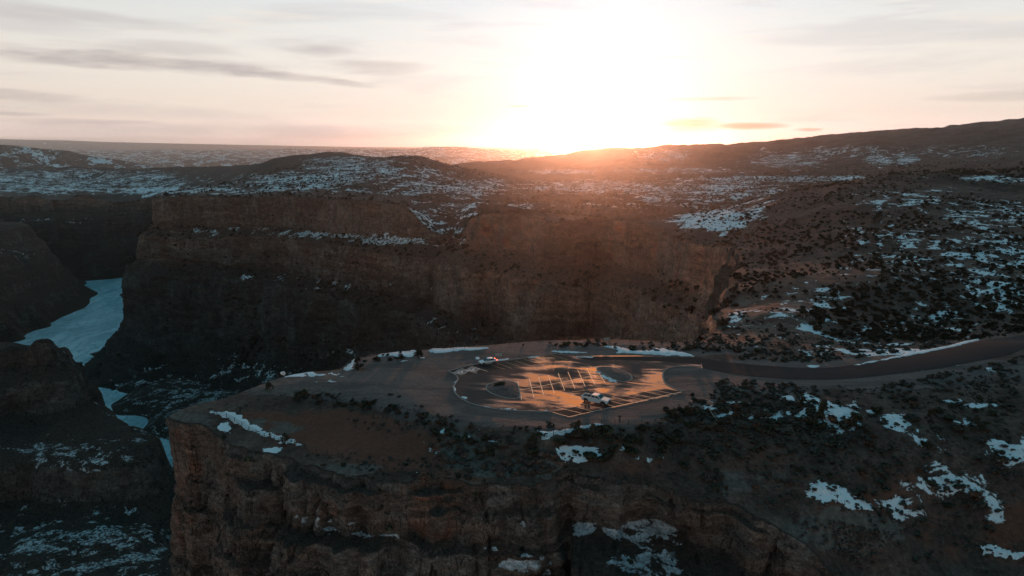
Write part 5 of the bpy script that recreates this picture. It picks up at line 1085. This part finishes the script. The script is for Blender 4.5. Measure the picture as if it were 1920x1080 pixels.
def juniper(px, py, h, label, wid=.55, seed=0):
    x, y, z = gp(px, py); R = empty("juniper_tree", (x, y, z), seed, label, "juniper tree", None); r = random.Random(seed)
    m = MB(); m.tube([(0, 0, -.3), (.05 * h, 0, h * .25), (.02 * h, .04 * h, h * .6), (0, 0, h * .92)], [.05 * h, .04 * h, .025 * h, .008 * h], 8)
    for k in range(9):
        a = k * 2.4; zz = h * (.15 + .075 * k); L = h * wid * .62 * (1 - .07 * k); m.tube([(0, 0, zz), (L * .5 * math.cos(a), L * .5 * math.sin(a), zz + .04 * h), (L * math.cos(a), L * math.sin(a), zz + .12 * h)], [.018 * h, .012 * h, .005 * h], 5)
    m.build('trunk', M_BARK, R)
    rr = np.random.RandomState(seed + 60); P = []; F = []
    cl = []
    for k in range(26):
        t = rr.uniform(.10, 1.0); a = rr.uniform(0, 6.28); w_ = wid * h * .5 * (1 - t) ** .6 * rr.uniform(.35, 1.0); cl.append((w_ * math.cos(a), w_ * math.sin(a), h * t * .92, h * rr.uniform(.07, .15)))
    for i in range(1500):
        c = cl[rr.randint(len(cl))]; d = rr.normal(size=3); d /= np.linalg.norm(d); p = np.array(c[:3]) + d * c[3] * rr.uniform(.4, 1.1); p[2] = max(p[2], .05)
        u = rr.normal(size=3); u /= np.linalg.norm(u); v = np.cross(u, d); v /= np.linalg.norm(v) + 1e-6; s = .022 * h * rr.uniform(.6, 1.6); k = len(P); P += [tuple(p - u * s - v * s * .5), tuple(p + u * s - v * s * .5), tuple(p + u * s * .7 + v * s), tuple(p - u * s * .7 + v * s)]; F.append((k, k + 1, k + 2, k + 3))
    tri_mesh('crown', P, F, M_JUN, parent=R)
juniper(1542, 789, 4.6, "tall dark juniper standing in the large snow patch right of the car park", .6, 1)
juniper(1505, 768, 2.8, "bushy juniper left of the tallest juniper, by the road side snow", .9, 2)
juniper(1598, 800, 3.0, "wide juniper on the right edge of the large snow patch", .95, 3)
juniper(1288, 781, 2.6, "thin brownish juniper on gravel edge right of the standing person", .7, 4)
juniper(1262, 786, 2.0, "squat dark juniper left of the thin brownish one", .95, 5)
juniper(1085, 818, 3.2, "wide dark juniper in front of the snow bank below the fence", 1.0, 6)
juniper(1112, 822, 3.0, "dark juniper at the right end of the snow bank", 1.0, 7)
juniper(1000, 836, 2.6, "dark juniper where the snow bank meets the fence on its left end", 1.0, 8)
juniper(786, 671, 2.6, "dark juniper in the snow strip on the back rim, left of car park", 1.0, 9)
juniper(752, 674, 2.2, "smaller dark juniper in the rim snow, left of its taller neighbour", .9, 10)
juniper(672, 693, 3.2, "wide dark juniper beside the slanted snow strip on the back rim", 1.1, 11)
juniper(505, 731, 2.1, "lone rounded juniper at the left end of the gravel apron", 1.1, 12)
juniper(557, 752, 2.0, "dark juniper at the upper left of the red soil hollow", 1.1, 13)
juniper(572, 745, 2.2, "round juniper beside the gravel above the red soil hollow", 1.0, 14)
juniper(535, 834, 2.4, "low juniper on the fence line at the end of the snow strip", 1.3, 15)
juniper(1655, 522, 3.6, "dark juniper in the gully on the right hillside above the road", 1.2, 16)
juniper(1505, 595, 4.0, "dark juniper at the head of the side canyon below the pale bench", 1.2, 17)
juniper(1830, 805, 2.8, "dark juniper beside the large snow patch at the right edge", 1.2, 18)
juniper(1745, 790, 2.6, "dark juniper between two snow patches on the right slope", 1.2, 19)
M_BOUL = rock_material("boulder_rock", 1.2)
def rockmesh(seed):
    bm = bmesh.new(); bmesh.ops.create_icosphere(bm, subdivisions=3, radius=.5); co = np.array([v.co[:] for v in bm.verts]); r = np.random.RandomState(seed); sc_ = np.array([r.uniform(.8, 1.3), r.uniform(.7, 1.1), r.uniform(.55, .95)])
    for _ in range(7):
        d = r.normal(size=3); d /= np.linalg.norm(d); lim = r.uniform(.26, .40); q = co @ d; co = co - np.outer(np.maximum(q - lim, 0), d)
    co = co * (1 + .10 * fbm(co[:, 0] * 4 + seed, co[:, 1] * 4, co[:, 2] * 4, 3, seed)[:, None]) * sc_
    for v, c in zip(bm.verts, co): v.co = c
    me = bpy.data.meshes.new("boulder"); bm.to_mesh(me); bm.free(); me.materials.append(M_BOUL)
    for nme, val in (('red', .1), ('snow', 0.0)): me.attributes.new(nme, 'FLOAT', 'POINT').data.foreach_set('value', np.full(len(me.vertices), val, np.float32))
    return me
RKM = [rockmesh(i) for i in range(6)]
def boulder(x, y, z, s, label, group):
    o = bpy.data.objects.new("boulder", random.choice(RKM)); COL.objects.link(o); o.location = (x, y, z + s * .18); o.rotation_euler = (random.uniform(-.3, .3), random.uniform(-.3, .3), random.uniform(0, 6.28)); o.scale = (s,) * 3; tag(o, label, "boulder", group)
def rocks(poly, n, s0, s1, label, group):
    xs = [p[0] for p in poly]; ys = [p[1] for p in poly]; c = 0
    while c < n:
        px = random.uniform(min(xs), max(xs)); py = random.uniform(min(ys), max(ys))
        if inpoly(np.array([px]), np.array([py]), poly)[0]: x, y, z = ground(px, py); boulder(x, y, z, random.uniform(s0, s1) ** 1, label, group); c += 1
rocks([(800, 835), (850, 825), (880, 850), (860, 880), (810, 870)], 26, .5, 1.7, "grey angular boulder beside the red soil below the bouldery slope", "boulders beside the red soil")
rocks([(880, 885), (960, 852), (1060, 850), (1050, 885), (950, 895)], 46, .5, 1.8, "grey boulder in the rubble below the fence above the cliff", "boulders in the rubble above the cliff")
rocks([(640, 785), (760, 790), (800, 815), (740, 812), (660, 800)], 18, .4, 1.2, "pale boulder on the lip of the red soil hollow", "boulders on the lip of the hollow")
rocks([(1480, 960), (1660, 1000), (1640, 1045), (1560, 1030)], 14, .4, 1.2, "grey boulder on the rocky rib at the lower right", "boulders on the rocky rib")
x, y, z = gp(530.5, 703); o = bpy.data.objects.new("boulder", RKM[2].copy()); COL.objects.link(o); o.data.materials[0] = M_SNOW; o.location = (x, y, z + .35); o.scale = (1.2, 1.1, 1.5); tag(o, "snow covered boulder alone on the rim at the left end of the apron", "boulder")

# the bleached dead tree lying in the snow patches
M_DEAD = plain("bleached_wood", (0.34, 0.29, 0.24), .8, var=.25, scale=6)
a_ = gp(1347, 793); b__ = gp(1326, 772); R = empty("dead_tree", a_, 0, "bleached dead tree leaning among small snow patches right of the car park", "dead tree")
bx_, by_ = b__[0] - a_[0], b__[1] - a_[1]
m = MB(); m.tube([(0, 0, -.1), (bx_ * .3, by_ * .3, .5), (bx_ * .7, by_ * .6, 1.1), (bx_, by_ * .8, 2.0)], [.13, .11, .07, .03], 8); m.build('trunk', M_DEAD, R)
for k in range(7):
    f = .2 + .1 * k; q = Vector((bx_ * f, by_ * f, .3 + 1.5 * f)); m = MB(); d = Vector((random.uniform(-.6, .6), random.uniform(-.6, .6), random.uniform(.2, .7))); m.tube([q, q + d * .6, q + d * 1.2 + Vector((0, 0, .15))], [.045, .03, .01], 6); m.build('branch', M_DEAD, R)

# ------------------------------------------------------------------ brush too many to count
def cover(n, rmin, rmax, amin, amax, s0, s1, seed, tmpl, mat, name, cond):
    r = np.random.RandomState(seed); a = np.radians(r.uniform(amin, amax, n)); rr = np.exp(r.uniform(math.log(rmin), math.log(rmax), n)); X = rr * np.sin(a); Y = rr * np.cos(a)
    ok = ~inpoly(X, Y, POLY) & ~inpoly(X, Y, LOT); X, Y = X[ok], Y[ok]; Z = H(X, Y); px, py = topx(X, Y, Z)
    ok = cond(X, Y, px, py) & (ptsdist(X, Y, RC) > 8.5) & (ptsdist(X, Y, LOTC) > 4) & (ptsdist(X, Y, [tuple(p) for p in LINE[::40, :2]]) > 1.5)
    dn = fbm(X / 26, Y / 26, 0, 3, seed) + .55 > r.uniform(0, 1, len(X)) * 1.0; ok &= dn
    X, Y, Z = X[ok], Y[ok], Z[ok]; m_ = len(X); s = s0 + (s1 - s0) * r.uniform(0, 1, m_) ** 2.2 * 1.35; th = r.uniform(0, 6.28, m_); T, F = tmpl
    cx_, sx_ = np.cos(th), np.sin(th)
    P = np.stack([(T[None, :, 0] * cx_[:, None] - T[None, :, 1] * sx_[:, None]) * s[:, None] + X[:, None], (T[None, :, 0] * sx_[:, None] + T[None, :, 1] * cx_[:, None]) * s[:, None] + Y[:, None], T[None, :, 2] * s[:, None] * .8 + Z[:, None] - .05], -1).reshape(-1, 3)
    FF = (F[None] + (np.arange(m_) * len(T))[:, None, None]).reshape(-1, F.shape[1])
    return kind(tri_mesh(name, P, FF, mat), 'stuff')
T1 = leaves(34, 900, 4, .15); T2 = leaves(34, 901, 3, .16)
inapr = lambda px, py: inpoly(px, py, [(520, 700), (640, 690), (820, 660), (950, 648), (1400, 660), (1330, 740), (1200, 795), (980, 800), (900, 790), (760, 755), (560, 730)])
cover(15000, 215, 640, 8, 40, .8, 2.6, 501, T1, M_JUN, "brush_cover", lambda X, Y, px, py: ~inapr(px, py) & ~((px > 1350) & (px < 1520) & (py > 560) & (py < 640)))
cover(8000, 120, 240, 3, 38, .4, 1.4, 502, T2, M_SAGE, "brush_cover", lambda X, Y, px, py: ~inapr(px, py) & (px > 1000))
cover(2500, 108, 150, -30, 3, .35, .9, 503, T2, M_SAGE, "brush_cover", lambda X, Y, px, py: ~inapr(px, py) & ~((px < 820) & (py > 770) & (py < 860)))
cover(16000, 600, 1500, -28, 38, 1.6, 3.6, 504, (leaves(14, 905, 3, .26)), M_JUN, "brush_cover", lambda X, Y, px, py: px > -50)

def ledge_brush(L, n, thr, s0, s1, seed, tmpl, snow_px=None):
    V, nz, px, py = L; r = np.random.RandomState(seed); ok = (nz > thr) & (px > -40) & (px < 1960) & (py < 1100); ii = np.argwhere(ok)
    if not len(ii): return
    c = V[ii[:, 0], ii[:, 1]]; w_ = fbm(c[:, 0] / (s1 * 9), c[:, 1] / (s1 * 9), 0, 3, seed) + .35 > r.uniform(0, 1, len(c)); c = c[w_]
    c = c[r.permutation(len(c))[:n]]; m_ = len(c); s = s0 + (s1 - s0) * r.uniform(0, 1, m_) ** 2; th = r.uniform(0, 6.28, m_); T, F = tmpl; cx_, sx_ = np.cos(th), np.sin(th)
    P = np.stack([(T[None, :, 0] * cx_[:, None] - T[None, :, 1] * sx_[:, None]) * s[:, None] + c[:, 0:1], (T[None, :, 0] * sx_[:, None] + T[None, :, 1] * cx_[:, None]) * s[:, None] + c[:, 1:2], T[None, :, 2] * s[:, None] + c[:, 2:3] - .1 * s[:, None]], -1).reshape(-1, 3)
    kind(tri_mesh("ledge_brush", P, (F[None] + (np.arange(m_) * len(T))[:, None, None]).reshape(-1, F.shape[1]), M_JUN), 'stuff')
ledge_brush(LN, 900, .62, .4, 1.6, 601, T2); ledge_brush(LW, 7000, .5, 1.5, 4.5, 602, leaves(14, 906, 3, .26))
# loose rubble
def rubble(n, poly, s0, s1, seed):
    r = np.random.RandomState(seed); bm = bmesh.new(); bmesh.ops.create_icosphere(bm, subdivisions=1, radius=.5); T = np.array([v.co[:] for v in bm.verts]); F = np.array([[v.index for v in f.verts] for f in bm.faces]); bm.free()
    T = T * (1 + .28 * r.normal(size=(len(T), 1))).clip(.6, 1.35) * np.array([1.15, .9, .7])
    xs = [p[0] for p in poly]; ys = [p[1] for p in poly]; px = r.uniform(min(xs), max(xs), n); py = r.uniform(min(ys), max(ys), n); k = inpoly(px, py, poly); px, py = px[k], py[k]; z = np.full(len(px), -3.0)
    u = (px - 960) / 1280; v = (540 - py) / 1280; b = CP + v * SP; c = -SP + v * CP
    for _ in range(12): t = (z - HC) / c; X = u * t; Y = b * t; z = .4 * z + .6 * H(X, Y)
    k = fbm(X / 5, Y / 5, 0, 3, seed) + .5 > r.uniform(0, 1, len(X)); X, Y, z = X[k], Y[k], z[k]; m_ = len(X); s = s0 + (s1 - s0) * r.uniform(0, 1, m_) ** 3; th = r.uniform(0, 6.28, m_); ca_, sa_ = np.cos(th), np.sin(th)
    P = np.stack([(T[None, :, 0] * ca_[:, None] - T[None, :, 1] * sa_[:, None]) * s[:, None] + X[:, None], (T[None, :, 0] * sa_[:, None] + T[None, :, 1] * ca_[:, None]) * s[:, None] + Y[:, None], T[None, :, 2] * s[:, None] + z[:, None] + .08 * s[:, None]], -1).reshape(-1, 3)
    o = tri_mesh("rubble", P, (F[None] + (np.arange(m_) * len(T))[:, None, None]).reshape(-1, 3), M_BOUL)
    for nme, val in (('red', .1), ('snow', 0.0)): o.data.attributes.new(nme, 'FLOAT', 'POINT').data.foreach_set('value', np.full(len(P), val, np.float32))
    kind(o, 'stuff')
rubble(5000, [(760, 790), (900, 810), (960, 840), (1060, 850), (1300, 830), (1500, 930), (1450, 960), (1280, 930), (1060, 895), (900, 905), (700, 890), (560, 850), (700, 850), (820, 870), (790, 830)], .12, .9, 611)
rubble(2500, [(1480, 960), (1680, 1000), (1630, 1070), (1500, 1010)], .12, .9, 612); rubble(2200, [(540, 728), (700, 745), (860, 790), (760, 800), (560, 745)], .1, .6, 613)
rubble(6000, [(1250, 760), (1500, 740), (1920, 700), (1920, 1060), (1700, 1000), (1450, 920)], .12, .9, 614)
# ------------------------------------------------------------------ haze: the air between here and the far hills
hz = bpy.data.materials.new("air"); hz.use_nodes = True; ht = NT(hz.node_tree); ht.n.clear()
ho = ht.n.new('ShaderNodeOutputMaterial'); pv = ht.n.new('ShaderNodeVolumePrincipled')
pv.inputs['Color'].default_value = (0.97, 0.95, 0.94, 1); pv.inputs['Density'].default_value = 4.2e-5; pv.inputs['Anisotropy'].default_value = 0.90
ht.link(pv.outputs[0], ho.inputs['Volume'])
bm = bmesh.new(); bmesh.ops.create_cube(bm, size=1.0); me = bpy.data.meshes.new("haze"); bm.to_mesh(me); bm.free(); me.materials.append(hz)
hb = bpy.data.objects.new("haze", me); COL.objects.link(hb)
zs = [(o.matrix_world @ Vector(c)).z for o in SC.objects if o.type == 'MESH' and o is not hb for c in o.bound_box] if False else None
bpy.context.view_layer.update()
bb = [o.matrix_world @ Vector(c) for o in SC.objects if o.type == 'MESH' and o is not hb for c in o.bound_box]
lo = [min(v[i] for v in bb) for i in range(3)]; up_ = [max(v[i] for v in bb) for i in range(3)]; print('BB', lo, up_)
lo = [min(lo[0], -20) - 10, min(lo[1], -20) - 500, lo[2] - 1]; up_ = [up_[0] + 10, up_[1] + 10, max(up_[2], HC) + 3]
hb.scale = [b - a for a, b in zip(lo, up_)]; hb.location = [(a + b) / 2 for a, b in zip(lo, up_)]; kind(hb, 'stuff')
